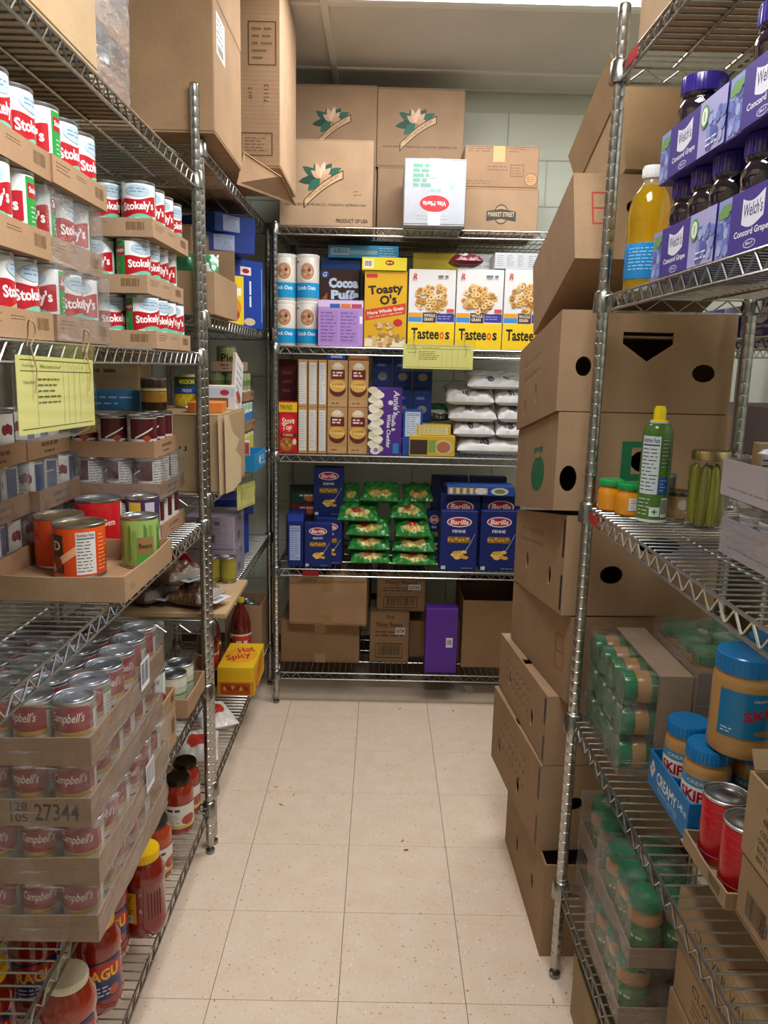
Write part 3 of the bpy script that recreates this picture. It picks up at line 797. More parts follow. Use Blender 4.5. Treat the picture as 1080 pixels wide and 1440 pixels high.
# ---- fourth shelf: soup trays
z4 = L1[3]
def art_soup(d, r, h):
    hp = PI * r; d.rect(-hp * .99, hp * .99, h * .48, h - .007, '96202a')
    d.band(-.06, .06, lambda u: h * .42 + .02 * abs(u), lambda u: h * .50 + .02 * abs(u), 'c4a048'); d.text("Campbell's", 0, h * .72, .058, .020, 'f4ece4', shear=.35, bold=.005)
    d.para(-.024, .024, .014, h * .36, 2, '8a3a3a', .45)
    d.rect(.045, .10, .008, h - .008, 'd8d8d2'); d.rect(.045, .10, h - .02, h - .008, '56883c'); d.nutri(.05, .095, .010, h - .022, 'd8d8d2', '5a5a5a', 8)
soup = can(.0320, .100, 'e2dfda', art_soup, 26, 'a9b4c2')
def soup_side(d, w, h):
    for y in (-.1, .12): d.bars(y * w * 2 - .025, y * w * 2 + .025, h * .1, h * 1.5, 'e8e8e8', '333333', 14) if False else None
    d.bars(w * .10, w * .23, h * .35, h * 1.5, 'e6e6e6', '333333', 16)
def soup_front(d, w, h):
    d.text('27344', w * .3, h * .5, w * .26, h * .6, '2c2018', bold=.01); d.text('128\n105', w * .08, h * .5, w * .1, h * .7, '2c2018', bold=.01)
for k in range(4):
    z = z4 + k * .1045; pt = tray(.273, .406, .050, KRAFT2, ({'front': soup_front} if k == 2 else None), film=.1042, seed=20 + k, dip=.004)
    if k in (1, 3):
        q = D(); q.step = 9; soup_side(q, .402, .05); mq = MB(); q.onto(mq, plane_fn((.136 + .0042, 0, 0), (0, 1, 0), (0, 0, 1), (1, 0, 0))); pt.part('barcode_label', mq)
    tn = ['bottom', 'second from the bottom', 'second from the top', 'top'][k]; sx = (0, .006, -.002, .003)[k]
    put(pt, 'soup_can_tray', (-.447 - .136 + sx, 1.322, z), 'film-wrapped kraft tray of red and white soup cans, %s of the stack' % tn, 'tray', 'soup can trays')
    fill_tray(soup, -.583 + sx, 1.322, z + .004, 4, 6, .0662, lambda i, j: i == 3 or j == 0 or (k == 3), 'soup_can', 'red and white soup can in the tray %s of its stack' % tn, 'soup cans in film-wrapped trays', .1, .5)
# ---- fourth shelf, far end: loose cans
def art_simple(bands, txt=None, tc='ffffff', sz=.03):
    def f(d, r, h):
        hp = PI * r * .99
        for a, b, c in bands: d.rect(-hp, hp, max(a * h, .0075), min(b * h, h - .0075), c)
        if txt: d.text(txt, 0, h * .55, sz, None, tc)
    return f
def art_tomato(d, r, h):
    d.rect(-.1, .1, .008, h * .3, 'd9772a'); d.rect(-.1, .1, .008, h * .16, 'b8301e'); d.ell(.03, h * .25, .02, .022, 'a82418'); d.rect(-.1, .1, h * .86, h - .008, '1f5a4c'); d.text('AW', .01, h * .7, .03, .014, '2c4a44')
t1 = tray(.22, .16, .045, KRAFT, {'right': marks()})
put(t1, 'cardboard_tray', (-.612, 1.735, z4 + .10), 'short kraft tray of tall mixed cans behind the soup trays', 'tray')
put(tray(.22, .16, .095, KRAFT3, {'right': marks()}), 'cardboard_tray', (-.612, 1.735, z4), 'deeper kraft tray underneath the tall mixed cans', 'tray')
put(can(.0435, .118, 'd9e2e0', art_tomato, 28), 'tomato_can', (-.556, 1.765, z4 + .104), 'tall white and orange can with a green top band in the short tray', 'can', rz=.5)
put(can(.0335, .105, 'cfd3d6', art_simple([(.1, .5, 'dcd8cc'), (.5, .62, '24408a'), (.7, .8, '3a68b0')]), 26), 'fish_can', (-.600, 1.697, z4 + .104), 'blue and white striped can in front of the tall orange-based can', 'can', rz=.4)
t2 = tray(.20, .20, .052, KRAFT, {'right': lambda d, w, h: d.para(-w * .4, 0, h * .3, h * .7, 2, '8a6a45', .3)}, dip=.003)
put(t2, 'cardboard_tray', (-.597, 2.014, z4 + .012), 'kraft tray of bare silver cans at the end of the soup shelf', 'tray')
sil = can(.036, .108, 'bdbca6', art_simple([(.15, .45, 'a9b394'), (.5, .55, '6f8a5a'), (.7, .9, 'd8d4c4')]), 26, '8f979c', True)
for i, (x, y) in enumerate(((-.545, 1.955), (-.545, 2.03), (-.622, 1.96), (-.622, 2.04), (-.548, 2.108 - .004))):
    if i == 4: continue
    put(sil, 'vegetable_can', (x, y, z4 + .016), 'silver-topped pale can in the tray at the end of the soup shelf', 'can', 'pale cans at the end of the soup shelf', rz=.5 + i)

# ---- bottom shelf: sauce jars
z5 = L1[4]
def sq_label(base, txt, tc, stripe):
    def f(d, r, h):
        d.rect(-.036, .036, .0, h, base); d.rect(-.036, .036, h * .3, h * .36, stripe)
        d.text(txt, 0, h * .68, .056, None, tc, bold=.03); d.para(-.026, .026, h * .06, h * .24, 3, '6a6a60', .4)
    return f
big = [(.046, 0), (.051, .006), (.052, .03), (.0495, .036), (.0495, .125), (.052, .132), (.050, .155), (.040, .176), (.0335, .184)]
def ragu_lab(d, r, h):
    d.rect(-.085, -.040, .004, h - .004, 'd2a02a'); d.para(-.082, -.044, .02, h - .01, 8, '6a4018', .4); d.bars(-.078, -.05, .006, .024)
    for i in range(5): d.rect(-.014 + i * .008, -.0115 + i * .008, .012, h - .01, '5d130c')
    d.rect(.07, .10, .004, h - .004, 'd2a02a')
ragu = jar(big, '7c1c0e', (.0385, .182, .205), 'e8b91c', (.0497, .037, .124, None, ragu_lab), 30)
def blue_lab(d, r, h):
    d.rect(-.05, .05, 0, h, '1f2f66'); d.band(-.05, .05, lambda u: h * .45 + .01 * math.cos(u * 40), lambda u: h * .85 + .01 * math.cos(u * 40), 'b8231c'); d.text('RAGU', 0, h * .66, .075, .026, 'f0c63a', bold=.03); d.para(-.036, .03, h * .08, h * .38, 3, 'd7dce8', .35); d.ell(.026, h * .16, .012, .011, 'b84a24')
ragub = jar(big, '8a2312', (.0385, .182, .205), 'e8b91c', (.0497, .037, .124, None, blue_lab), 30)
open_lid = jar(big, '9a2d14', (.0385, .182, .198), 'e6ddc2', (.0497, .037, .124, None, blue_lab), 30)
b = base_at(205, 1322, z5, .052)
put(ragu, 'sauce_jar', b, 'large yellow-lidded jar of dark tomato sauce standing by the shelf edge', 'jar', 'large sauce jars', rz=.75)
put(ragub, 'sauce_jar', (-.60, 1.545, z5), 'large sauce jar with a blue label, directly behind the yellow-lidded jar', 'jar', 'large sauce jars', rz=.6)
put(ragub, 'sauce_jar', base_at(140, 1432, z5, .052), 'yellow-lidded sauce jar with a large blue label under the soup trays', 'jar', 'large sauce jars', rz=.55)
put(ragub, 'sauce_jar', (-.695, 1.405, z5), 'yellow-lidded sauce jar tucked under the soup shelf edge', 'jar', 'large sauce jars', rz=.4)
put(open_lid, 'sauce_jar', (-.565, 1.255, z5), 'sauce jar with a cream-coloured lid at the front of the bottom shelf', 'jar', 'large sauce jars', rz=.5)
put(ragub, 'sauce_jar', (-.72, 1.26, z5), 'yellow-lidded sauce jar beside the cream-lidded jar', 'jar', 'large sauce jars', rz=.4)
small = [(.038, 0), (.0425, .006), (.043, .02), (.0425, .095), (.043, .118), (.039, .134), (.031, .142), (.030, .148)]
def white_lab(d, r, h):
    d.rect(-.06, .05, 0, h, 'd9d3c8'); d.para(-.045, .005, h * .72, h * .88, 1, '4a3a34', .8); d.ell(.018, h * .35, .022, h * .22, 'a8402a'); d.para(-.05, -.008, h * .12, h * .6, 5, '8a857c', .35); d.rect(-.06, .05, 0, h * .14, 'c9b24a')
sj = jar(small, '8f2410', (.0335, .146, .163), '4a442e', (.0432, .022, .092, None, white_lab), 28, lidmat='tin')
sj2 = jar(small, 'a63c14', (.0335, .146, .163), '2f2d26', (.0432, .022, .092, None, white_lab), 28)
for i, (u, v, q, lab) in enumerate(((252, 1176, sj, 'white-labelled tomato sauce jar standing near the shelf edge'), (262, 1150, sj, 'tomato sauce jar beside the foot of the shelf post'), (220, 1243, sj2, 'black-lidded tomato sauce jar next to the large yellow-lidded jar'), (214, 1190, sj2, 'orange-red sauce jar behind the white-labelled sauce jar'))):
    put(q, 'sauce_jar', base_at(u, v, z5, .043) if i < 3 else Vector((-.668, 1.93, z5)), lab, 'jar', 'small sauce jars', rz=.55 + .2 * i)
put(sj2, 'sauce_jar', (-.655, 1.72, z5), 'black-lidded sauce jar deep under the soup trays', 'jar', 'small sauce jars', rz=.3)

# ---- top shelf
z1 = L1[0]
put(carton(.44, .60, .34, 'c9a470', None, seam='y'), 'shipping_carton', (-.72, 1.145 , z1), 'plain tan carton on the top shelf above the vegetable cans', 'carton')
tT = tray(.34, .232, .055, KRAFT, {'right': stamp('12 30 45'), 'front': marks()}, film=.1165, seed=31)
bluec = can(.0356, .108, 'd9dde2', art_simple([(.2, .75, '2a3c86'), (.1, .2, 'd8b43a')]))
for k in range(2):
    put(tT, 'cardboard_tray', (-.695, 1.575 + .01 * k, z1 + k * .117), 'film-wrapped tray of blue and white cans on the top shelf, %s one' % ('lower', 'upper')[k], 'tray', 'blue can trays on the top shelf')
    fill_tray(bluec, -.695, 1.575 + .01 * k, z1 + k * .117 + .004, 4, 3, .0737, lambda i, j: True, 'blue_can', 'blue and white can in the %s film-wrapped tray on the top shelf' % ('lower', 'upper')[k], 'blue cans on the top shelf', .8, .7)
# ================================================================== LEFT FAR UNIT
z = L2[0] + .016
put(carton(.352, .395, .335, 'b78d5f', {'right': lambda d, w, h: (d.rect(-w * .40, -w * .12, h * .62, h * .92, 'e4e2dc'), d.para(-w * .38, -w * .15, h * .72, h * .9, 4, '6a6a66', .35), d.bars(-w * .38, -w * .15, h * .63, h * .71, None))}, tape=None), 'shipping_carton', (-.452 - .176, 2.166 + .1975, z), 'large tan carton with a white sticker, lower of two above the shelf post', 'carton')
put(carton(.372, .415, .29, 'b78d5f', None, tape=None), 'shipping_carton', (-.640, 2.166 + .205, z + .3365), 'large tan carton stacked on top of the white-stickered carton', 'carton')
# tall ribbed carton standing upside down with a hanging flap
def ribbed(d, w, h):
    ink = '6b4d2e'
    for i in range(46): y = h * (i + .5) / 46; d.rect(-w / 2 + .004, w / 2 - .004, y, y + .0022, 'b78f67'); d.lv -= 1
    d.lv += 1
    for x0, x1, y0, y1 in ((.18, .46, .52, .74), (.10, .42, .06, .18)):
        for a, b_, c_, e_ in ((x0, x1, y0, y0 + .006), (x0, x1, y1 - .006, y1), (x0, x0 + .012, y0, y1), (x1 - .012, x1, y0, y1)): d.rect(w * a, w * b_, h * c_, h * e_, ink)
        d.para(w * (x0 + .04), w * (x1 - .04), h * (y0 + .02), h * (y1 - .02), 5, '8a6a48', .4)
    d.text('71113', w * .36, h * .38, .055, .016, ink, rot=PI / 2, bold=0); d.text('#13', w * .2, h * .38, .035, .014, ink, rot=PI / 2, bold=0)
tb_ = carton(.33, .46, .60, 'c39a70', {'front': ribbed}, tape=None)
A = [AY(343, 214, 2.60), AY(396, 249, 2.735), AY(417, 290, 2.96), AY(333, 259, 2.58)]
mb = MB(); off = Vector((0, .0, .004)); o = Vector((-.355 - .165, 2.745 + .23, L2[0] + .07))
mb.hexa([p - o for p in (A[3], A[2], A[1], A[0])] + [p - o + Vector((-.002, .004, .004)) for p in (A[3], A[2], A[1], A[0])], 'b78d60', 'card'); tb_.part('hanging_flap', mb)
put(tb_, 'shipping_carton', o, 'tall ribbed carton marked 71113 with a flap hanging open', 'carton')
put(carton(.3, .45, .066, KRAFT2, None, tape=None), 'shipping_carton', (-.70, 2.975, L2[0] + .002), 'flat carton underneath the tall ribbed carton', 'carton')

z = L2[1]
put(open_carton(.29, .34, .115, 'b08a5f', None, ((0, 1, 88), (-1, 0, 95)), fl=.10), 'shipping_carton', (-.617, 2.222 + .17, z), 'open carton with a torn flap standing beside the blue boxes', 'carton')
put(carton(.36, .24, .30, KRAFT2, None, tape=None), 'shipping_carton', (-.80, 2.72, z), 'dark tan closed carton behind the open torn-flap carton', 'carton')
gb = lambda u, v, t: ['1d6a3c', '2f8a4f', 'd8e0d4'][int((u * 9 + v * 7)) % 3 if u > .6 else 0]
put(Proto([('bag', bagmesh(.13, .16, .045, gb, seed=3).mesh('bag'), -1, None, None, (0, 0, 0), (0, 0, 0))]), 'snack_bag', (-.555, 2.37, z + .098), 'green and white plastic bag poking out of the open carton', 'bag', rx=1.2, rz=.2)
def blue_art(seed):
    def f(d, w, h):
        d.rect(-w * .15, w * .15, h * .78, h * .9, 'e8e4e0'); d.ell(0, h * .84, w * .10, h * .035, 'b3202c')
        d.rect(w * .10, w * .15, h * .32, h * .48, 'dfe4f2'); d.rect(w * .10, w * .15, h * .50, h * .70, 'dfe4f2'); d.ell(-w * .28, h * .42, w * .1, h * .05, 'd98a3a'); d.ell(w * .1, h * .1, w * .16, h * .055, 'cdbb9a'); d.rect(w * .44, w * .46, h * .1, h * .9, '8a9ad0')
    return f
bb = pbox(.19, .065, .255, '1c3f96', {'front': blue_art(1), 'left': lambda d, w, h: d.nutri(-w * .4, w * .4, h * .3, h * .8, 'c8d0e4')})
put(bb, 'cereal_box', (-.560, 3.10, z), 'upright blue cereal box beside the corner post of the back unit', 'box', 'blue cereal boxes', rz=.95)
put(bb, 'cereal_box', (-.682, 2.932, z), 'upright blue cereal box behind the open torn-flap carton', 'box', 'blue cereal boxes', rz=.9)
bl2 = pbox(.19, .255, .065, '1b3a8a', {'right': lambda d, w, h: (d.rect(-w * .4, -w * .2, h * .2, h * .8, 'd8d8dc'), d.para(-w * .1, w * .4, h * .3, h * .8, 3, '8fa0cc', .3)), 'front': lambda d, w, h: d.nutri(-w * .3, w * .1, h * .1, h * .9, 'aab6d8')})
put(bl2, 'cereal_box', (-.62, 3.01, z + .2565), 'blue cereal box lying flat on the upright blue boxes, lower one', 'box', 'blue cereal boxes', rz=.5)
put(bl2, 'cereal_box', (-.64, 3.0, z + .323), 'blue cereal box lying flat on the upright blue boxes, top one', 'box', 'blue cereal boxes', rz=.9)
put(pbox(.11, .04, .165, 'e5c424', {'front': lambda d, w, h: (d.ell(0, h * .35, w * .4, h * .25, 'd98a2c'), d.ell(.01, h * .2, w * .25, h * .12, 'b8352a'), d.rect(-w * .4, w * .4, h * .6, h * .75, 'f0ead8'))}), 'snack_box', (-.548, 2.79, z), 'small yellow box between the open carton and the blue boxes', 'box', rz=.75)

# third shelf: torn carton, can trays, notice
z = L2[2]
def torn(d, w, h):
    d.text('CY', w * .02, h * .68, .035, .016, '2f2518'); d.text('ral J', w * .09, h * .57, .05, .014, '2f2518'); d.bars(w * .30, w * .36, h * .55, h * .85, None, '5a4a30', 5); d.para(-w * .1, w * .05, h * .82, h * .9, 2, '6a5434', .4)
p = carton(.30, .40, .230, 'b89663', {'front': torn}, tape=None)
mb = MB(); r_ = random.Random(4)
pts = [(-.01, 0), (.02, .0), (.05, .02), (.052, .09), (.03, .12), (.045, .15), (.02, .175), (.004, .23), (-.012, .23)]
for k in range(2): mb.add([(.153 + .012 * k + x * .35, -.20 + x * 2.2 + .03 * k, .0 + zz) for x, zz in pts], [tuple(range(9))], ['c7a676', 'd0b283'][k], 'card')
p.part('torn_flap', mb)
put(p, 'shipping_carton', (-.613, 2.226 + .2, z), 'torn-sided carton beside the shelf post with cans and boxes on top', 'carton')
zt_ = z + .2305
def art_corn(d, r, h):
    d.rect(-.1, .1, h * .62, h - .008, '1f4a2c'); d.text('MISSION', .0, h * .78, .05, .014, 'e8dc3a'); d.rect(-.1, .1, h * .42, h * .62, '2a4f9a'); d.text('PRIDE', 0, h * .52, .03, .01, 'cfd8ec')
    for i in range(14): d.ell(-.05 + .008 * i, h * .2 + .006 * (i % 3), .006, .008, 'f2d73c', 6)
put(can(.0365, .108, 'e2c22c', art_corn), 'corn_can', base_at(262, 574, zt_, .0365), 'green and yellow corn can on the torn-sided carton', 'can', rz=.35)
put(can(.0365, .100, '3a2a20', art_simple([(.3, .6, 'b8862c'), (.62, .7, 'd8c08a')])), 'bean_can', (-.668, 2.285, zt_), 'dark brown can with a golden band on the torn-sided carton', 'can', rz=.3)
put(pbox(.10, .14, .03, 'd87a2c', {'front': lambda d, w, h: d.text('m', 0, h * .5, h=h * .5, col='f4e6c0')}), 'snack_box', (-.528, 2.36, zt_), 'flat orange box lying on the torn-sided carton', 'box', rz=.1)
put(pbox(.11, .10, .075, 'd8d2c8', {'front': lambda d, w, h: (d.rect(-w * .48, w * .48, h * .55, h * .9, 'b8c4dc'), d.ell(w * .2, h * .72, .014, .009, 'b02a2a'), d.rect(-w * .45, w * .3, h * .1, h * .5, '7a5a3c'))}), 'snack_box', (-.53, 2.515, zt_), 'white box with a red spot behind the flat orange box', 'box', rz=.2)
def art_lean(d, w, h): d.para(-w * .4, w * .4, h * .1, h * .9, 6, '8f9cb4', .35); d.ell(0, h * .3, w * .3, h * .1, 'b43a32')
put(pbox(.012, .13, .19, 'dcd8d4', {'right': art_lean, 'front': fill('b9a58a')}), 'folded_box', (-.488, 2.60, zt_ - .02), 'white flattened box leaning against the can trays', 'box', ry=.0, rx=-.32)
put(pbox(.19, .05, .06, '3d7fb4', {'front': lambda d, w, h: d.para(-w * .4, w * .4, h * .2, h * .8, 2, 'bcd4e8', .3)}), 'snack_box', (-.82, 2.33, zt_), 'blue box lying at the back of the torn-sided carton', 'box', rz=.25)
put(carton(.19, .12, .17, 'b0935f', {'front': lambda d, w, h: (d.para(-w * .35, w * .2, h * .6, h * .75, 1, '5a4a30', .5), d.ell(0, h * .3, .006, .006, '4a3a24'))}, tape=None), 'shipping_carton', (-.835, 2.44, zt_ - .2295 + .23), 'small tan carton at the back beside the blue box', 'carton')
grn = can(.0356, .108, '8e9a6c', art_simple([(.1, .35, 'c8ccb4'), (.5, .7, '6c7a4a')])); blu = can(.0356, .108, 'd2dcdc', art_simple([(.12, .6, '3a74b0'), (.7, .9, '9fc0a0')]))
ylw = can(.0356, .108, 'ccc89a', art_simple([(.3, .8, 'b9c05a')]))
t3 = tray(.156, .2285, .036, KRAFT2, {'front': stamp('STEW 12'), 'right': marks()})
for k, (q, nm) in enumerate(((ylw, 'yellow-green'), (blu, 'blue and white'), (grn, 'olive'))):
    zz = z + k * .1155; x = -.60 - (0, .004, .01)[k]
    put(t3, 'cardboard_tray', (x, 3.12, zz), 'narrow kraft tray of %s cans in the stack behind the torn carton' % nm, 'tray', 'narrow can trays')
    fill_tray(q, x, 3.12, zz + .004, 2, 3, .0737, lambda i, j: i == 1 or j == 0, 'vegetable_can', '%s can in the narrow tray stack behind the torn carton' % nm, 'cans in narrow trays', .4, .3)
put(tray(.10, .20, .035, KRAFT3, {'front': stamp('PIE')}), 'cardboard_tray', (-.60, 3.10, z + .3465), 'topmost kraft tray on the narrow can stack', 'tray')
put(can(.0375, .09, '8c8f58', lambda d, r, h: d.text('Pie', 0, h * .5, .05, None, '2e2a18')), 'pie_can', (-.608, 3.06, z + .3505), 'olive can lettered Pie in the topmost tray', 'can', rz=.3)
put(tray(.115, .26, .060, '1f84b8', {'right': lambda d, w, h: (d.ell(-w * .05, h * .55, .02, .017, 'e4d4dc'), d.text('12', w * .2, h * .6, .04, .018, 'cfe6f2'), d.para(w * .05, w * .4, h * .15, h * .3, 1, 'cfe6f2', .5)), 'front': lambda d, w, h: d.text('M', -w * .3, h * .75, h=.009, col='cfe6f2')}, mat='print'), 'display_tray', (-.50 + .0, 2.83, z), 'bright blue display tray jutting over the shelf edge', 'tray')
put(pbox(.07, .05, .10, 'c8b0a8', {'front': lambda d, w, h: (d.rect(-w * .45, w * .45, h * .55, h * .95, 'b8464c'), d.rect(-w * .4, w * .4, h * .1, h * .5, '6a4a34'))}), 'snack_box', (-.505, 2.76, z + .0040), 'red and white packet standing in the blue display tray', 'box', rz=.2)
put(notice(.15, .085), 'hanging_notice', (-.474, 2.70, z - .125), 'yellow paper notice hanging below the torn-sided carton', 'notice', 'yellow paper notices', rz=PI / 2 - .25)

# fourth shelf
z = L2[3]
flat = Proto()
flat.part('body', MB().bbox(-.16, .16, -.19, .19, 0, .016, 'c8a06a', 'card', .002)); mb = MB(); q = D(); q.step = 9
q.para(-.02, .06, .10, .115, 1, '4a3a24', .6); q.para(.02, .05, -.17, -.16, 1, '4a3a24', .6); q.onto(mb, plane_fn((0, 0, .016), (1, 0, 0), (0, 1, 0), (0, 0, 1))); flat.part('top_print', mb)
put(flat, 'flattened_carton', (-.618, 2.43, z), 'flattened orange-tan carton jutting from the shelf under the noodle bags', 'carton')
def noodle(u, v, t):
    if v < .12 or v > .9: return 'a79a90'
    return ['6b4a34', '7d5a40', '573a2a', '8a6a52'][int(abs(math.sin(u * 37) * 3 + math.cos(v * 41) * 3)) % 4]
nb = Proto(); nb.part('bag', bagmesh(.15, .13, .06, noodle, seed=5, wr=.006, nu=44, nv=30))
mb = MB().box(-.045, .045, -.10, -.055, .026, .0268, 'd4d6da', 'print'); q = D(); q.step = 9; q.bars(-.03, .03, -.09, -.065, None, '444444'); q.onto(mb, plane_fn((0, 0, .0268), (1, 0, 0), (0, 1, 0), (0, 0, 1))); nb.part('paper_header', mb)
for i, (x, y, zz, a, b_, lab) in enumerate(((-.568, 2.330, .0165, 1.2, .0, 'brown noodle bag with a white header, lying lowest by the shelf edge'), (-.728, 2.345, .0165, 1.2, .0, 'brown noodle bag with a white header pushed back beside another noodle bag'), (-.632, 2.34, .082, 1.0, .0, 'brown noodle bag lying on top of two others'), )):
    put(nb, 'noodle_bag', (x, y, z + zz), lab, 'bag', 'brown noodle bags', rz=a, rx=b_)
rd = Proto(); rd.part('body', MB().lathe([(.058, 0), (.062, .003), (.062, .016), (.058, .02)], 26, 'a31d26', 'gloss')); mb = MB(); q = D(); q.text('TS', 0.01, -.012, .03, .016, 'd87a7a'); q.onto(mb, plane_fn((0, 0, .02), (1, 0, 0), (0, 1, 0), (0, 0, 1)), 'gloss'); rd.part('lettering', mb)
put(rd, 'snack_tin', (-.69, 2.535, z + .082), 'round red tin standing on edge behind the noodle bags', 'tin', rx=1.45, rz=.25)
def pv(d, w, h): d.para(-w * .45, w * .45, h * .1, h * .9, 7, 'b79ac0', .5); d.rect(-w * .2, w * .1, h * .2, h * .45, '7a5260'); d.rect(w * .1, w * .2, h * .75, h * .85, '5a2f86')
pk = pbox(.17, .19, .115, 'c3b4cc', {'front': pv, 'right': pv})
pk.part('plastic_wrap', film_shell(.17, .19, .1165, .002, seed=44))
for k in range(2): put(pk, 'snack_multipack', (-.592, 2.735, z + k * .118), 'film-wrapped lilac multipack, %s of two stacked behind the flattened carton' % ('lower', 'upper')[k], 'multipack', 'lilac multipacks')
ol = can(.026, .09, '8d8430', art_simple([(.2, .8, 'a3983c')]))
for i in range(2): put(ol, 'olive_can', (-.572 + .0545 * i, 2.588, z + .0165), 'slim olive-yellow can beside the lilac multipacks', 'can', 'slim olive cans', rz=i)
bx = pbox(.18, .06, .17, '1d3c92', {'front': lambda d, w, h: (d.ell(0, h * .35, w * .3, h * .2, 'd8b98a'), d.para(-w * .35, w * .35, h * .66, h * .8, 1, 'dfe6f6', .8), d.ell(.02, h * .3, w * .1, h * .1, 'c8772c'))})
put(bx, 'cookie_box', (-.60, 3.02, z), 'blue cookie box standing beyond the lilac multipacks', 'box', 'blue cookie boxes', rz=1.1)
put(bx, 'cookie_box', (-.66, 3.22, z), 'blue cookie box beside the corner post of the back unit', 'box', 'blue cookie boxes', rz=1.0)
put(pbox(.20, .20, .06, '1a2f78', {'right': lambda d, w, h: d.para(-w * .3, w * .3, h * .3, h * .7, 2, 'b8c4e4', .4)}), 'cookie_box', (-.62, 3.10, z + .172), 'flat dark blue box lying on the upright cookie boxes', 'box', rz=.2)

# bottom shelf
z = L2[4]
def hot(d, w, h):
    d.rect(-w * .5, w * .5, h * .02, h * .5, 'd8921c'); d.rect(-w * .42, w * .4, h * .05, h * .45, 'b04a1c')
    for i in range(9): d.ell(-w * .3 + w * .075 * i, h * .25 + h * .05 * (i % 2), w * .05, h * .07, ['d8a03a', 'a82c1c', '8a2416'][i % 3], 8)
    for i in range(16): x = -w * .45 + w * .055 * i; d.rect(x, x + w * .012, h * .55, h * .9, 'cfa81c')
def hot2(d, w, h):
    d.ell(0, h * .5, w * .45, h * .33, 'f0a42a'); d.text('Hot', w * .05, h * .72, w * .5, h * .22, 'b8231a', shear=.3, rot=.5); d.text('Spicy', -w * .05, h * .42, w * .75, h * .26, 'b8231a', shear=.3, rot=.5)
put(pbox(.142, .268, .118, 'f0c020', {'front': hot, 'top': hot2, 'right': hot2}), 'snack_box', (-.548, 2.974, z), 'bright yellow hot and spicy snack box on the bottom shelf', 'box', rz=.0)
soda = jar([(.036, 0), (.044, .004), (.045, .02), (.0445, .07), (.046, .09), (.045, .17), (.043, .19), (.037, .22), (.024, .25), (.0145, .27), (.0145, .284)], '5c1410', (.0155, .282, .30), 'd8c428', (.0452, .08, .15, 'c9c0b8', lambda d, r, h: (d.rect(-.05, .05, h * .1, h * .9, 'b8342c'), d.para(-.03, .03, h * .35, h * .65, 1, 'efe6e0', .8))), 28)
for i, (x, y) in enumerate(((-.676, 2.93), (-.69, 3.04), (-.585, 3.165))):
    put(soda, 'soda_bottle', (x, y, z), ['dark red soda bottle touching the side of the yellow snack box', 'dark red soda bottle behind another beside the yellow snack box', 'dark red soda bottle standing behind the yellow snack box'][i], 'bottle', 'dark red soda bottles', rz=.4)
put(open_carton(.16, .19, .25, 'a87e52', None, ((-1, 0, 110),), fl=.05), 'shipping_carton', (-.583, 3.308, z), 'narrow open carton of drink cans beside the back unit post', 'carton')
drink = can(.0315, .118, '5a2a6a', art_simple([(.2, .5, '8a2a5a')]), 26, 'c8ccd2')
for i, (x, y) in enumerate(((-.622, 3.262), (-.553, 3.27), (-.586, 3.332))):
    for k in range(2): put(drink, 'drink_can', (x, y, z + .004 + k * .1185), '%s drink can with a purple side in the narrow open carton' % ('lower', 'upper')[k], 'can', 'drink cans in the narrow carton', rz=i)
def chipbag(a, b_):
    return lambda u, v, t: a if (.25 < v < .75 and .15 < u < .85 and (u - .5) ** 2 / .09 + (v - .5) ** 2 / .05 < 1) else b_
wb = Proto(); wb.part('bag', bagmesh(.13, .20, .05, chipbag('b83226', 'ddd4cc'), seed=9))
for i, (x, y) in enumerate(((-.585, 2.38), (-.585, 2.61))):
    put(wb, 'bean_bag', (x, y, z + .002), ['white and red food bag lying by the shelf post foot', 'white and red food bag lying before the yellow snack box'][i], 'bag', 'white and red food bags', rz=.2 + .3 * i)
put(wb, 'bean_bag', (-.76, 2.50, z + .002), 'white and red food bag pushed back behind two others on the bottom shelf', 'bag', 'white and red food bags', rz=1.2)
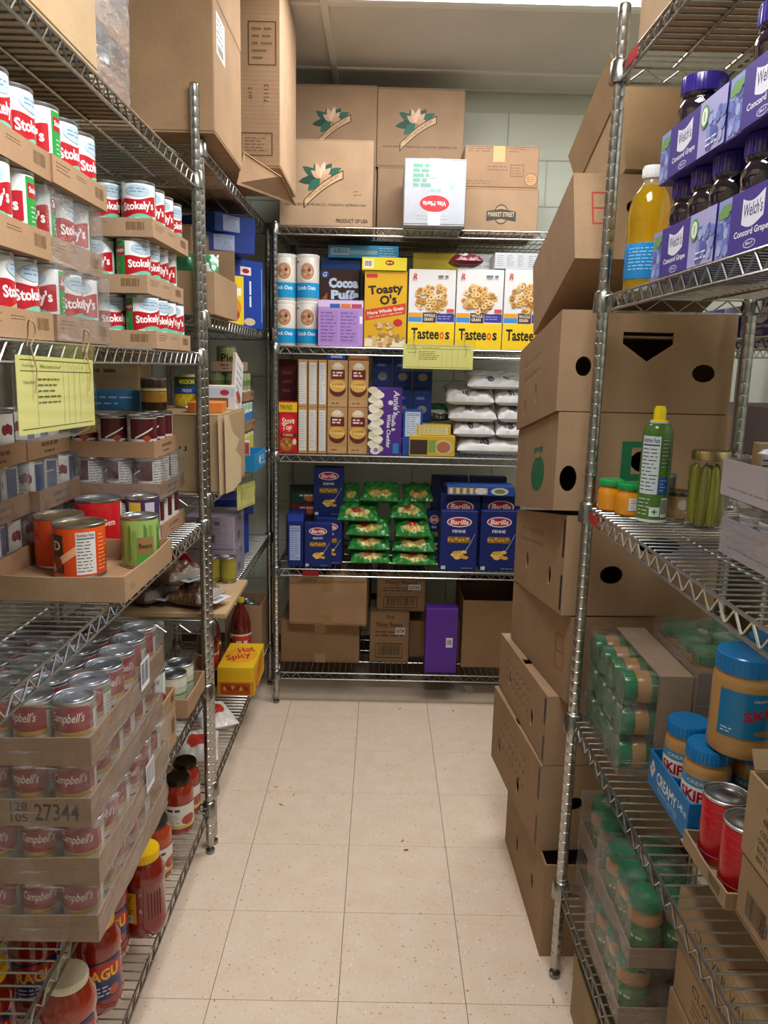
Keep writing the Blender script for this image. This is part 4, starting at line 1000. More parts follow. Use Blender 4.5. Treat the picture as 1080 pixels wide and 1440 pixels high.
# ================================================================== BACK UNIT
z = BK[0]
def pecan(full):
    def f(d, w, h):
        ink = '3c2f22'; cx, cy = -w * .04, h * .56; k = w / .38
        def leaf(px, py, L, wd, an, c):
            q = [(0, 0), (.25, .8), (.5, 1), (.78, .6), (1, 0), (.78, -.6), (.5, -1), (.25, -.8)]; ca, sa = math.cos(an), math.sin(an)
            d.poly([(cx + k * (px + L * a * ca - wd * b * sa), cy + k * (py + L * a * sa + wd * b * ca)) for a, b in q], c)
        for an, L, c in ((2.6, .085, '1f5444'), (3.3, .09, '184438'), (2.0, .06, '23604c'), (.9, .075, '1f5444'), (.45, .095, '23604c'), (3.9, .07, '23604c')): leaf(-.008, .0, L, .018, an, c)
        for an, L, c in ((2.5, .05, 'c8a080'), (1.9, .062, 'd8b294'), (1.35, .066, 'e2c2a8'), (.8, .058, 'd4aa8c'), (.3, .045, 'c49a7a')): leaf(-.006, .0, L, .012, an, c)
        for a, b_, rx, ry, c in () if True else ((-.055, -.005, .03, .022, '1f5444'), (-.035, .02, .022, .026, '23604c'), (.045, .03, .03, .02, '1f5444'), (-.06, -.03, .018, .02, '184438'), (.015, .045, .022, .018, '23604c')): d.ell(cx + a * k, cy + b_ * k, rx * k, ry * k, c)
        for a, b_, rx, ry, c in () if True else ((-.02, .022, .018, .024, 'd0a888'), (.012, .028, .018, .024, 'dab498'), (-.005, .03, .012, .028, 'e2bfa6'), (.03, .014, .022, .012, 'c89c7c')): d.ell(cx + a * k, cy + b_ * k, rx * k, ry * k, c)
        def arc(e0, e1, c, x0=-.075, x1=.085):
            d.band(cx + x0 * k, cx + x1 * k, lambda u: cy - .032 * k + .75 * (u - cx) - 2.2 / k * (u - cx) ** 2 + e0, lambda u: cy - .032 * k + .75 * (u - cx) - 2.2 / k * (u - cx) ** 2 + e1, c, 14)
        arc(-.017 * k, .017 * k, ink); arc(-.0125 * k, .0125 * k, 'cfa87c', -.071, .081)
        d.text('SOUTH GEORGIA PECAN', cx + .004 * k, cy - .030 * k, .145 * k, .011 * k, ink, rot=.62, bold=0)
        if full:
            d.text('SOUTH GEORGIA PECAN CO., VALDOSTA, GEORGIA 31601', 0, h * .26, w * .86, h * .03, ink, bold=0)
        if full > 1:
            d.text('PRODUCT OF USA', w * .28, h * .08, w * .34, h * .045, ink); d.para(w * .3, w * .38, h * .36, h * .44, 2, '8a6a48', .3)
    return f
def put_px(fn, name, u0, u1, vt, zz, y, dep, label, cat, group=None, rz=0, **k):
    cx, w_, h_ = fit_px(u0, u1, vt, zz, y)
    return put(fn(w_ - .0015, dep, h_), name, (cx, y + dep / 2, zz), label, cat, group, rz=rz, **k), cx, w_, h_
CB = 'ac8863'
put_px(lambda w, d, h: carton(w, d, h, 'b8946c', {'front': pecan(2)}, tape=None), 'shipping_carton', 392, 525, 196, z, 3.26, .27, 'nut carton with flower print in front, lettered product of USA', 'carton', 'flower-print nut cartons')
_, cx, w_, h_ = put_px(lambda w, d, h: carton(w, d, h, CB, {'front': pecan(1)}, tape=None), 'shipping_carton', 412, 529, 236, z, 3.53, .27, 'nut carton hidden behind the front flower-print carton', 'carton', 'flower-print nut cartons')
put_px(lambda w, d, h: carton(w, d, h, CB, {'front': pecan(0)}, tape=None), 'shipping_carton', 415, 530, 119, z + h_ + .001, 3.53, .27, 'flower-print nut carton stacked above the hidden one', 'carton', 'flower-print nut cartons')
_, cx, w_, h_ = put_px(lambda w, d, h: carton(w, d, h, CB, {'front': lambda d, w, h: d.rect(-w * .46, w * .4, h * .08, h * .085, '8a6a48')}, tape=None), 'shipping_carton', 530, 652, 236, z, 3.53, .27, 'plain-fronted carton behind the white box', 'carton', 'flower-print nut cartons')
put_px(lambda w, d, h: carton(w, d, h, CB, {'front': pecan(1)}, tape=None), 'shipping_carton', 530, 653, 124, z + h_ + .001, 3.53, .27, 'flower-print nut carton stacked above the white box', 'carton', 'flower-print nut cartons')
def vita(d, w, h):
    g = '6fa58c'
    d.ell(0, h * .33, w * .24, h * .125, 'c8242c'); d.ell(0, h * .33, w * .225, h * .11, 'd8343a'); d.text('Vita Maria', 0, h * .33, w * .38, h * .07, 'f4eeee', rot=PI, bold=.02)
    d.para(-w * .36, w * .0, h * .57, h * .93, 5, g, .8); d.para(-w * .08, w * .12, h * .5, h * .56, 1, '8ab8a2', .8)
    for i in range(6): a = i * PI / 3; d.ell(w * .28 + w * .03 * math.cos(a), h * .60 + h * .035 * math.sin(a), w * .016, h * .02, '9cc4b0', 6)
    d.para(-w * .3, w * .3, h * .08, h * .17, 2, 'b0b4bc', .25)
put_px(lambda w, d, h: carton(w, d, h, 'bcc0c8', {'front': vita, 'left': lambda d, w, h: d.ell(-w * .1, h * .3, w * .16, h * .12, 'c8242c')}, tapecol='cfd0d0', tape='x', seam='y'), 'fruit_box', 568, 655, 223, z, 3.16, .33, 'white fruit box with an upside-down red oval logo', 'carton')
def mk1(d, w, h):
    ink = '7a5a38'; d.para(-w * .46, w * .4, h * .84, h * .96, 2, ink, .4); d.para(-w * .46, -w * .1, h * .08, h * .2, 2, ink, .35); d.para(-w * .2, w * .1, h * .4, h * .55, 2, ink, .35)
    for a, b_, c_, e_ in ((.12, .3, .28, .3), (.12, .3, .55, .57), (.12, .13, .28, .57), (.29, .3, .28, .57)): d.rect(w * a, w * b_, h * c_, h * e_, ink)
    d.para(w * .14, w * .28, h * .32, h * .52, 3, ink, .3); d.ell(w * .4, h * .22, w * .09, h * .16, ink); d.ell(w * .4, h * .22, w * .08, h * .14, 'b58a60'); d.para(w * .34, w * .46, h * .15, h * .3, 3, ink, .3)
    d.rect(-w * .12, w * .04, h * .62, h * .99, 'c99f6a')
def mk2(d, w, h):
    ink = '3a3a3a'; d.ell(0, h * .44, w * .10, h * .22, ink); d.ell(0, h * .44, w * .09, h * .19, 'a98a66'); d.band(-w * .2, w * .2, lambda u: h * .34 - .8 * abs(u) * .2, lambda u: h * .56 - .8 * abs(u) * .2, ink); d.text('MARKET STREET', 0, h * .44, w * .36, h * .1, 'c8a880')
_, cx, w_, h_ = put_px(lambda w, d, h: carton(w, d, h, 'ad8760', {'front': mk2}, tape=None), 'shipping_carton', 653, 757, 265, z, 3.33, .3, 'carton with a dark bow-shaped logo on the top shelf beside the white box', 'carton')
put_px(lambda w, d, h: carton(w, d, h, 'a87f58', {'front': mk1}, tape=None), 'shipping_carton', 653, 758, 205, z + h_ + .001, 3.335, .3, 'taped carton stacked on the carton with the bow-shaped logo', 'carton')

# ---- cereal shelf
z = BK[1]; Y = 3.262
def oat_art(d, r, h):
    d.rect(-PI * r * .99, PI * r * .99, .006, h * .40, '1d93c8'); d.text('Quick Oats', 0, h * .27, .085, .018, 'eaf4fa'); d.ell(.006, h * .68, .035, .04, 'e8e2d8'); d.ell(.006, h * .67, .029, .033, 'b98a68')
    for i in range(7): d.ell(.006 + .016 * math.cos(i), h * .67 + .016 * math.sin(i), .006, .005, ['d2a888', '9a6a4c'][i % 2], 6)
    d.ell(.014, h * .70, .006, .006, '5a2c20', 6); d.ell(-.04, h * .9, .008, .005, 'a8303a', 8)
oc_ = jar([(.0455, 0), (.0462, .002), (.0462, .17), (.0455, .172)], 'd9d2c6', (.0468, .169, .182), 'e2dfd6', (.0464, .004, .168, 'd8d0c4', oat_art), 28, mat='print', lidmat='print')
for i, u in enumerate((401, 433)):
    c0 = AY(u, 430, Y + .055)
    for k in range(2): put(oc_, 'oatmeal_canister', (c0.x, Y + .056, z + k * .183), 'round oatmeal canister with a blue base band, %s one %s' % (('lower', 'upper')[k], ('beside the shelf post', 'beside the chocolate cereal')[i]), 'canister', 'oatmeal canisters', rz=-.1)
def choc(d, w, h):
    d.text('Cocoa', w * .1, h * .83, w * .74, h * .13, 'cfe0f4', bold=.06); d.text('Puffs', w * .14, h * .68, w * .70, h * .12, 'cfe0f4', bold=.06); d.ell(-w * .36, h * .935, w * .1, h * .045, '2858a8'); d.text('G', -w * .36, h * .935, h=h * .06, col='f0f4fc', shear=.3)
    for i in range(5): d.band(-w * .45 + w * .03 * i, -w * .43 + w * .03 * i, lambda u: h * .5, lambda u: h * (.62 + .02 * i), 'c86a2c', 2)
    for i in range(12): d.ell(-w * .35 + w * .07 * i, h * .35 - h * .03 * (i % 3), w * .05, h * .03, ['5a3420', '6e442c'][i % 2], 8)
put_px(lambda w, d, h: pbox(w, d, h, '3a2018', {'front': choc, 'left': fill('2858a8')}), 'cereal_box', 449, 505, 379, z, Y + .115, .05, 'brown chocolate puffs cereal box behind the lilac box', 'box', 'cereal boxes')
def lil(d, w, h):
    d.rect(-w * .5, w * .5, h * .85, h * .99, 'd6c4e0')
    for i, c in enumerate(('3a5ca8', 'd8782c', 'b8405a')): d.rect(w * (-.24 + .24 * i), w * (-.02 + .24 * i), h * .83, h * .92, c)
    d.rect(w * .42, w * .48, h * .5, h * .66, 'f0f0f0')
    for x in (-.46, -.02): d.rect(w * x, w * (x + .4), h * .08, h * .78, 'a884c4'); d.para(w * (x + .02), w * (x + .38), h * .1, h * .76, 9, '7a4f9c', .4)
put_px(lambda w, d, h: pbox(w, d, h, 'b48fd0', {'front': lil}), 'cereal_box', 447, 511, 422, z, Y - .008, .045, 'lilac box with print tables in front of the chocolate cereal', 'box', 'cereal boxes')
def toasty(d, w, h):
    d.rect(-w * .46, -w * .2, h * .91, h * .96, 'b8302a'); d.text('Toasty', -.0, h * .75, w * .82, h * .15, '2c1a08', rot=.1, bold=.04); d.text("O's", w * .06, h * .63, w * .4, h * .13, '2c1a08', rot=.1, bold=.04)
    d.band(-w * .48, w * .48, lambda u: h * .40 + u * .18, lambda u: h * .54 + u * .18, 'c8402a'); d.text('More Whole Grain', 0, h * .485, w * .86, h * .045, 'f8ead0', rot=.17); d.text('than any other ingredient', 0, h * .43, w * .8, h * .025, 'f8ead0', rot=.17, bold=0)
    d.ell(w * .30, h * .33, w * .11, h * .05, 'c0281e'); d.rect(-w * .48, w * .48, h * .01, h * .12, 'e8dcb8')
    for i in range(46): a = rnd.random() * 6.3; r = math.sqrt(rnd.random()); d.ell(w * .42 * r * math.cos(a), h * .12 + h * .10 * r * math.sin(a), w * .045, h * .022, ['c49a5c', 'a87c40', 'd8b67c'][i % 3], 8)
    for i in range(16): a = rnd.random() * 6.3; r = math.sqrt(rnd.random()); d.ell(-w * .02 + w * .2 * r * math.cos(a), h * .30 + h * .05 * r * math.sin(a), w * .045, h * .022, ['c49a5c', 'd8b67c'][i % 2], 8)
_, cx, w_, ht = put_px(lambda w, d, h: pbox(w, d, h, 'd7a416', {'front': toasty}), 'cereal_box', 512, 572, 381, z, Y - .012, .06, 'golden toasted-oat cereal box beneath a flat yellow box', 'box', 'cereal boxes')
put(pbox(w_ * 1.04, .22, .05, 'dcc828', {'front': lambda d, w, h: (d.rect(-w * .46, -w * .24, h * .15, h * .85, 'e8e4c4'), d.bars(-w * .45, -w * .25, h * .2, h * .8, None), d.ell(w * .12, h * .6, w * .1, h * .2, '8a2a1c'), d.para(w * .05, w * .19, h * .52, h * .68, 1, 'f0e060', .7))}), 'cereal_box', (cx - .008, Y + .09, z + ht + .001), 'yellow cereal box lying flat on the golden cereal box', 'box', 'cereal boxes')
def taste(d, w, h):
    d.rect(-w * .5, w * .5, h * .01, h * .33, 'f0c81e'); d.text('Tastee', -w * .125, h * .19, w * .60, h * .145, '1c1a18', bold=.03); d.text('o', w * .235, h * .169, w * .10, h * .10, 'd8621c', bold=.04); d.text('s', w * .355, h * .169, w * .095, h * .10, '1c1a18', bold=.03)
    d.rect(-w * .49, -w * .2, h * .34, h * .40, '3a8ccc'); d.rect(-w * .49, -w * .2, h * .40, h * .455, 'e09a2c'); d.rect(-w * .19, w * .1, h * .335, h * .46, '4a2c24'); d.text('WHOLE\nGRAIN', -w * .045, h * .40, w * .24, h * .09, 'e8dcd0'); d.rect(w * .11, w * .49, h * .345, h * .45, '3a3a90'); d.para(w * .14, w * .44, h * .37, h * .43, 2, 'b8b8e0', .3)
    for i in range(60):
        a = rnd.random() * 6.3; r = math.sqrt(rnd.random()); x = w * .35 * r * math.cos(a); y = h * .64 + h * .17 * r * math.sin(a)
        if y < h * .47: continue
        d.ell(x, y, w * .06, h * .034, ['d8aa64', 'b88640', 'e4c088'][i % 3], 8); d.ell(x, y, w * .02, h * .012, '8a5a28', 6)
    d.text('R', -w * .37, h * .91, h=h * .07, col='c0342c', shear=.2); d.para(w * .12, w * .42, h * .89, h * .94, 1, '6a6a6a', .6); d.rect(w * .32, w * .48, h * .47, h * .51, 'd8404a')
for i, (a, b_) in enumerate(((574, 640), (641, 707), (708, 774))):
    _, cx, w_, ht = put_px(lambda w, d, h: pbox(w, d, h, 'dfdcda', {'front': taste}), 'cereal_box', a, b_, 379, z, Y - .012, .06, ['white and yellow oat cereal box beside the golden cereal box', 'white and yellow oat cereal box, middle of the three', 'white and yellow oat cereal box half hidden by a tilted carton'][i], 'box', 'white oat cereal boxes')
    if i == 1: cxm = cx
    if i == 2: cxr = cx; htr = ht
put(pbox(.22, .20, .062, 'c4c6ca', {'front': lambda d, w, h: [d.para(w * x, w * (x + .14), h * .12, h * .88, 6, '8a8c92', .35) for x in (-.46, -.28, -.08, .12, .32)]}), 'cereal_box', (cxr - .03, Y + .09, z + ht + .001), 'grey-white cereal box lying on the half-hidden oat cereal box', 'box', 'cereal boxes')
put(pbox(.26, .10, .40, 'd6d6d8', {'front': lambda d, w, h: d.para(-w * .4, w * .4, h * .85, h * .95, 2, 'b0b0b4', .3)}), 'cereal_box', (cxm + .05, Y + .20, z), 'plain white cereal carton behind the oat cereal boxes', 'box', 'cereal boxes')
put(pbox(.19, .06, .40, 'c9b01e', None), 'cereal_box', (cxm - .175, Y + .18, z), 'dull yellow cereal box behind the oat cereal boxes', 'box', 'cereal boxes')
cb = Proto(); cb.part('bag', bagmesh(.13, .10, .05, lambda u, v, t: '6a1420' if not (.3 < u < .6 and .25 < v < .75) else 'd8c8c8', seed=12, wr=.005))
put(cb, 'snack_bag', (cxm - .06, Y + .02, z + ht + .003), 'crumpled dark red snack bag on the oat cereal boxes', 'bag', rz=.1, rx=.0)
def bluetop(d, w, h): d.bars(-w * .46, -w * .2, h * .25, h * .8, 'b8d4e6', '4a5a6a'); d.rect(-w * .19, w * .2, h * .3, h * .6, '9cc8e4'); d.para(w * .22, w * .48, h * .1, h * .9, 4, 'd8ecf8', .25)
_, cx, w_, h_ = put_px(lambda w, d, h: pbox(w, d, h, '2858a8', {'front': lambda d, w, h: d.text('G', -w * .3, h * .85, h=.02, col='e8f0fa', shear=.3)}), 'cereal_box', 451, 506, 364, z, Y + .21, .06, 'blue cereal box behind the chocolate cereal', 'box', 'cereal boxes')
put(pbox(.30, .22, .052, '3f9bd0', {'front': bluetop}), 'cereal_box', (cx + .098, Y + .29, z + h_ + .001), 'light blue cereal box lying flat near the shelf above', 'box', 'cereal boxes')
put(pbox(.16, .06, h_, '27468e', None), 'cereal_box', (cx + .178, Y + .24, z), 'blue cereal box behind the golden cereal box', 'box', 'cereal boxes')
o = AY(616, 503, 3.205); put(notice(.285, .098), 'hanging_notice', (o.x, 3.205, AY(616, 519, 3.205).z), 'yellow paper notice hanging from the cereal shelf', 'notice', 'yellow paper notices')

# ---- boxed dinners and sacks
z = BK[2]; Y = 3.262
def stove(d, w, h):
    d.rect(-w * .5, w * .5, h * .80, h * .985, 'e8c024'); d.text('TWIN PACK', -w * .1, h * .89, w * .7, h * .1, '3a2c14'); d.ell(-w * .05, h * .57, w * .44, h * .2, 'd8242a'); d.text('Stove', 0, h * .63, w * .72, h * .13, 'f4ead0', rot=.1, shear=.3); d.text('Top', -w * .04, h * .49, w * .5, h * .14, 'f4ead0', rot=.1, shear=.3)
    d.rect(-w * .4, w * .48, h * .32, h * .38, '5a1c14'); d.text('TURKEY', 0, h * .35, w * .6, h * .04, 'f0dcb0'); d.ell(-w * .08, h * .17, w * .36, h * .13, 'a8702c')
    for i in range(10): d.ell(-w * .3 + w * .06 * i, h * .17 + h * .05 * math.sin(i * 2), w * .07, h * .035, ['c88a3c', '8a5420'][i % 2], 7)
    d.ell(w * .36, h * .22, w * .1, h * .06, 'e4d8c0')
put_px(lambda w, d, h: pbox(w, d, h, 'b8161e', {'front': stove, 'left': fill('8a1018')}), 'stuffing_box', 392, 418, 565, z, Y + .0, .09, 'red and yellow stuffing box beside the shelf post', 'box')
put_px(lambda w, d, h: pbox(w, d, h, '5c1418', {'front': lambda d, w, h: (d.ell(0, h * .2, w * .4, h * .15, '7a3a2c'), d.para(-w * .3, w * .3, h * .6, h * .9, 3, '8a4a44', .4))}), 'dinner_box', 392, 416, 505, z, Y + .20, .06, 'dark red box behind the stuffing box', 'box')
def nside(d, w, h): d.rect(-w * .38, w * .38, h * .06, h * .94, 'd8d6d2'); d.para(-w * .3, w * .3, h * .1, h * .9, 16, '9a9ca4', .3)
def nfront(d, w, h):
    d.ell(0, h * .86, w * .3, h * .07, 'd8c4a4'); d.ell(0, h * .9, w * .2, h * .05, 'e6dac4'); d.rect(-w * .34, w * .36, h * .60, h * .80, '6a1c1c'); d.para(-w * .25, w * .27, h * .65, h * .77, 2, 'e8d8c0', .7); d.ell(0, h * .40, w * .42, h * .17, '5c2a1c'); d.ell(0, h * .46, w * .40, h * .13, 'd8a850')
    for i in range(9): d.ell(-w * .28 + w * .07 * i, h * .47 + h * .03 * math.sin(i * 3), w * .08, h * .028, ['e8c478', 'c08a3c'][i % 2], 7)
    d.rect(-w * .46, w * .46, h * .02, h * .16, 'c09868'); d.para(-w * .3, w * .1, h * .06, h * .12, 1, '6a4a2c', .5)
cx0, w0, h0 = fit_px(419, 432, 574, z, Y)
H = fit_px(460, 488, 573, z, Y)[2]
for k in range(2):
    for i, (a, b_) in enumerate(((419, 432), (433, 446), (447, 459))):
        cx, w_, _ = fit_px(a, b_, 574, z, Y); put(pbox(w_ - .001, .13, H - .001, 'bb8f5c', {'front': nside}), 'noodle_dinner_box', (cx, Y + .066, z + k * H), 'kraft noodle box turned sideways in the %s row' % ('lower', 'upper')[k], 'box', 'kraft noodle boxes turned sideways')
    for i, (a, b_) in enumerate(((460, 488), (489, 517))):
        cx, w_, _ = fit_px(a, b_, 574, z, Y); put(pbox(w_ - .001, .05, H - .001, 'b98d5a', {'front': nfront}), 'noodle_dinner_box', (cx, Y + .026, z + k * H), 'kraft noodle box with a bowl picture, %s row, %s' % (('lower', 'upper')[k], ('next to the sideways boxes', 'next to the blue boxes')[i]), 'box', 'kraft noodle boxes facing the aisle')
put_px(lambda w, d, h: pbox(w, d, h, '17357f', {'front': lambda d, w, h: (d.rect(-w * .3, w * .3, h * .3, h * .7, '8a9cc8'))}), 'pasta_box', 460, 487, 497, z + 2 * H, Y + .01, .1, 'small blue box on the upper row of kraft noodle boxes', 'box')
put_px(lambda w, d, h: pbox(w, d, h, '8a5a2c', {'front': lambda d, w, h: d.rect(-w * .4, w * .4, h * .4, h * .6, 'b8843c')}), 'dinner_box', 489, 519, 497, z + 2 * H, Y + .01, .1, 'brown box on the upper row of kraft noodle boxes', 'box')
def shells(d, w, h):
    for i in range(26): a = i / 25; d.ell(-w * .32 + w * .1 * math.sin(i * 1.7), h * (.06 + .9 * a), w * .16, h * .05, ['e8e0c8', 'd8ccac', 'efe8d4'][i % 3], 9)
    d.text("Annie's", w * .33, h * .78, h * .36, w * .2, 'e2dce8', rot=-PI / 2, shear=.2); d.text('Shells &\nWhite Cheddar', w * .17, h * .36, h * .5, w * .28, 'e8e4ee', rot=-PI / 2); d.rect(w * .24, w * .42, h * .03, h * .18, '2a7ab8'); d.ell(w * .14, h * .78, w * .08, h * .035, 'd8d0e0'); d.ell(-w * .3, h * .08, w * .07, h * .03, '8a7ab0')
put_px(lambda w, d, h: pbox(w, d, h, '4e2a80', {'front': shells, 'right': fill('3e2068')}), 'dinner_box', 520, 565, 545, z, Y - .012, .045, 'tall purple macaroni box with pale shells', 'box')
def navy(d, w, h): d.para(-w * .3, w * .3, h * .64, h * .76, 1, '6a7cb4', .8); d.ell(0, h * .35, w * .25, h * .12, '8a8a78'); d.rect(-w * .4, w * .4, h * .85, h * .93, '2c4a94')
Hn = fit_px(524, 550, 575, z, Y + .13)[2]
for r_i in range(3):
    for i in range(3):
        cx, w_, _ = fit_px(523 + 28 * i, 550 + 28 * i, 560, z, Y + .13)
        put(pbox(w_ - .002, .06, .138, '173278', {'front': navy}), 'pasta_box', (cx, Y + .16, z + r_i * .139), 'navy pasta box, %s row, behind the purple macaroni box' % ('lowest', 'middle', 'top')[r_i], 'box', 'navy pasta boxes behind the macaroni')
put_px(lambda w, d, h: pbox(w, d, h, '1d4a9c', {'front': lambda d, w, h: (d.nutri(-w * .38, w * .38, h * .42, h * .95, 'c9d2e0', '3a4a5a', 9), d.text('P', w * .1, h * .2, h=h * .06, col='a8b8d8'))}), 'pasta_box', 566, 594, 576, z, Y - .004, .05, 'blue box with a nutrition panel beside the purple macaroni box', 'box')
def meal(d, w, h): d.rect(-w * .48, -w * .1, h * .08, h * .8, '3c2c24'); d.ell(w * .25, h * .45, w * .2, h * .36, 'c8b890'); d.ell(w * .25, h * .45, w * .15, h * .28, 'a86a44'); d.rect(-w * .08, w * .08, h * .2, h * .8, '7a9a4a')
_, cx, w_, h_ = put_px(lambda w, d, h: pbox(w, d, h, 'c8a42c', {'front': meal}), 'dinner_box', 575, 640, 613, z, Y - .014, .14, 'flat meal box with a food photo in front of the white sacks', 'box')
put(pbox(w_ * .74, .12, .044, 'c9aa3c', {'front': lambda d, w, h: (d.rect(-w * .42, w * .42, h * .1, h * .85, 'd8cc90'), d.para(-w * .4, w * .4, h * .15, h * .8, 5, '8a7a44', .4))}), 'dinner_box', (cx + .005, Y + .055, z + h_ + .001), 'flat yellow box lying on the food-photo meal box', 'box')
gbag = Proto(); gbag.part('bag', bagmesh(.15, .12, .05, lambda u, v, t: '1f5a30' if v > .35 else ('c8c4bc' if v > .15 else '3a3428'), seed=14))
cx, w_, _ = fit_px(592, 635, 590, z, Y + .18); put(gbag, 'snack_bag', (cx - .01, Y + .235, z + .150), 'green topped snack bag behind the flat meal boxes', 'bag', rx=.5)
put(pbox(.15, .1, .11, '8a8276', {'front': lambda d, w, h: d.para(-w * .4, w * .4, h * .1, h * .9, 4, 'c8c4bc', .4)}), 'dinner_box', (cx, Y + .21, z), 'grey box behind the flat meal boxes', 'box')
# white flour sacks
def sackc(seed):
    def f(u, v, t):
        if t and .34 < u < .48 and .10 < v < .36 and int(u * 50 + v * 26 + seed) % 3: return '24305a'
        if t and .55 < u < .82 and .2 < v < .3 and int(u * 80) % 2: return '6a7088'
        return 'd6d4d0'
    return f
srows = [((644, 741), .0, .064), ((638, 697), .068, .060), ((698, 752), .068, .060), ((630, 699), .129, .062), ((700, 757), .129, .068), ((626, 694), .196, .060), ((695, 752), .196, .062), ((655, 735), .262, .05)]
for i, ((a, b_), dz, hh) in enumerate(srows):
    cx, w_, _ = fit_px(a, b_, 560, z, Y + .03); sp = Proto(); sp.part('sack', bagmesh(w_ * 1.0, .20, hh * .88, sackc(i), 'sack', seed=40 + i, wr=.004, pw=6, nu=44, nv=30))
    put(sp, 'flour_sack', (cx, Y + .135, z + dz * 1.06 + .026), ['white flour sack lowest of the pile on the shelf wires', 'white flour sack above the lowest sack beside the meal boxes', 'white flour sack above the lowest sack beside the produce cartons', 'white flour sack with a blue print at mid pile', 'white flour sack at mid pile beside the produce cartons', 'white flour sack near the top beside the green snack bag', 'white flour sack near the top beside the produce cartons', 'white flour sack on top of the pile'][i], 'sack', 'white flour sacks', rz=.0, rx=.30)

# ---- pasta shelf
z = BK[3]; Y = 3.262
def barilla(kind):
    def f(d, w, h):
        d.ell(0, h * .82, w * .34, h * .085, 'e4e0e4'); d.ell(0, h * .82, w * .31, h * .07, 'b81c28'); d.text('Barilla', 0, h * .82, w * .5, h * .08, 'f4f0f0', shear=.2); d.text(kind, 0, h * .665, w * .36, h * .05, 'dfe4f0')
        d.rect(-w * .3, w * .3, h * .47, h * .575, '8a6a2c')
        for i in range(12): d.ell(-w * .27 + w * .05 * i, h * .525 + h * .02 * math.sin(i * 2), w * .04, h * .022, ['d8a83c', 'b07c24'][i % 2], 7)
        d.band(w * .08, w * .44, lambda u: h * .28 + 1.1 * (u - w * .08) ** 1.6 * 8, lambda u: h * .295 + 1.1 * (u - w * .08) ** 1.6 * 8, 'c8ccd8'); d.ell(0, h * .25, w * .16, h * .05, 'aab0c0')
        for i in range(8): d.ell(-w * .12 + w * .045 * i, h * .27 + h * .05 * math.sin(i * 2.4), w * .085, h * .03, ['ecc860', 'd8a840'][i % 2], 8)
        d.rect(-w * .46, -w * .34, h * .02, h * .08, 'c8d0e0'); d.para(w * .1, w * .42, h * .03, h * .06, 1, '8a98c4', .5)
    return f
NV = '16276a'
def bside(d, w, h): d.ell(0, h * .85, w * .3, h * .05, 'b81c28'); d.para(-w * .3, w * .3, h * .1, h * .6, 6, '8a98c4', .3)
def pasta(u0, u1, vt, y, dep, kind, label, front=None, zz=None):
    return put_px(lambda w, d, h: pbox(w, d, h, NV, {'front': front or barilla(kind), 'left': bside}), 'pasta_box', u0, u1, vt, z if zz is None else zz, y, dep, label, 'box', 'navy pasta boxes')
pasta(619, 671, 719, Y - .012, .055, 'PENNE', 'navy penne box standing beside the green noodle bags')
pasta(675, 727, 719, Y - .012, .055, 'PENNE', 'navy penne box standing beside the tilted produce cartons')
_, cx, w_, h_ = pasta(618, 674, 694, Y + .062, .055, 'PENNE', 'navy pasta box behind the penne box by the noodle bags')
_, cx2, w2, h2 = pasta(676, 730, 694, Y + .062, .055, 'PENNE', 'navy pasta box behind the penne box by the produce cartons')
pasta(600, 620, 718, Y + .175, .05, 'PENNE', 'navy pasta box partly behind the noodle bags')
def spag(d, w, h):
    d.rect(-w * .48, w * .1, h * .15, h * .85, 'b8a888')
    for i in range(10): d.band(-w * .46 + w * .05 * i, -w * .42 + w * .05 * i, lambda u: h * .2, lambda u: h * .8, ['e0d0a8', '8a7448'][i % 2], 2)
    d.ell(0, h * .5, w * .09, h * .36, 'dcdcd8'); d.ell(w * .28, h * .5, w * .13, h * .4, 'd4d4d0'); d.ell(w * .28, h * .5, w * .08, h * .25, '7a8a4c')
put(pbox(.29, .12, .04, '2c4f9c', {'front': spag}), 'spaghetti_box', ((cx + cx2) / 2 - .01, Y + .065, z + h_ + .001), 'flat spaghetti box lying across the two rear pasta boxes', 'box')
for k in range(2):
    for i in range(2): put(pbox(.165, .06, .19, '10194a', {'front': lambda d, w, h: (d.ell(0, h * .8, w * .2, h * .06, '8a3440'), d.ell(w * .2, h * .3, w * .1, h * .08, '6a6448'))}), 'pasta_box', (cx - .035 + .175 * i, Y + .24, z + k * .191), 'dark navy pasta box, %s row at the shelf back, %s' % (('lower', 'upper')[k], ('by the noodle bags', 'by the produce cartons')[i]), 'box', 'dark pasta boxes at the back')
pasta(428, 466, 736, Y - .006, .045, 'ELBOWS', 'navy elbow pasta box in front, beside the green noodle bags')
pasta(444, 481, 729, Y + .045, .05, 'ELBOWS', 'navy elbow pasta box behind the front elbow box')
pasta(404, 427, 723, Y + .002, .14, '', 'blue pasta box showing its nutrition side by the shelf post', front=lambda d, w, h: (d.nutri(-w * .36, w * .3, h * .12, h * .78, 'a8b8dc', '4a5a8a', 12), d.rect(-w * .5, w * .5, h * .86, h * .99, '2a3fa8')))
_, cx, w_, h_ = pasta(441, 483, 726, Y + .125, .06, 'ELBOWS', 'navy elbow box at the base behind the other elbow boxes')
pasta(441, 483, 657, Y + .125, .06, 'ELBOWS', 'navy elbow pasta box standing on top at the back', zz=z + h_ + .001)
for k, (c, nm) in enumerate((('7a1c1c', 'red'), ('173a2c', 'dark green'))):
    put(pbox(.18, .22, .055, c, {'front': lambda d, w, h: (d.ell(0, h * .5, w * .2, h * .3, 'b8703c'), d.para(-w * .3, w * .1, h * .6, h * .8, 1, 'd8c8b8', .8)), 'right': lambda d, w, h: d.para(-w * .4, w * .4, h * .2, h * .8, 2, 'c8b8a8', .3)}), 'dinner_box', (-.325, Y + .29, z + .19 + k * .056), '%s flat box stacked at the back by the shelf post' % nm, 'box', rz=.15)
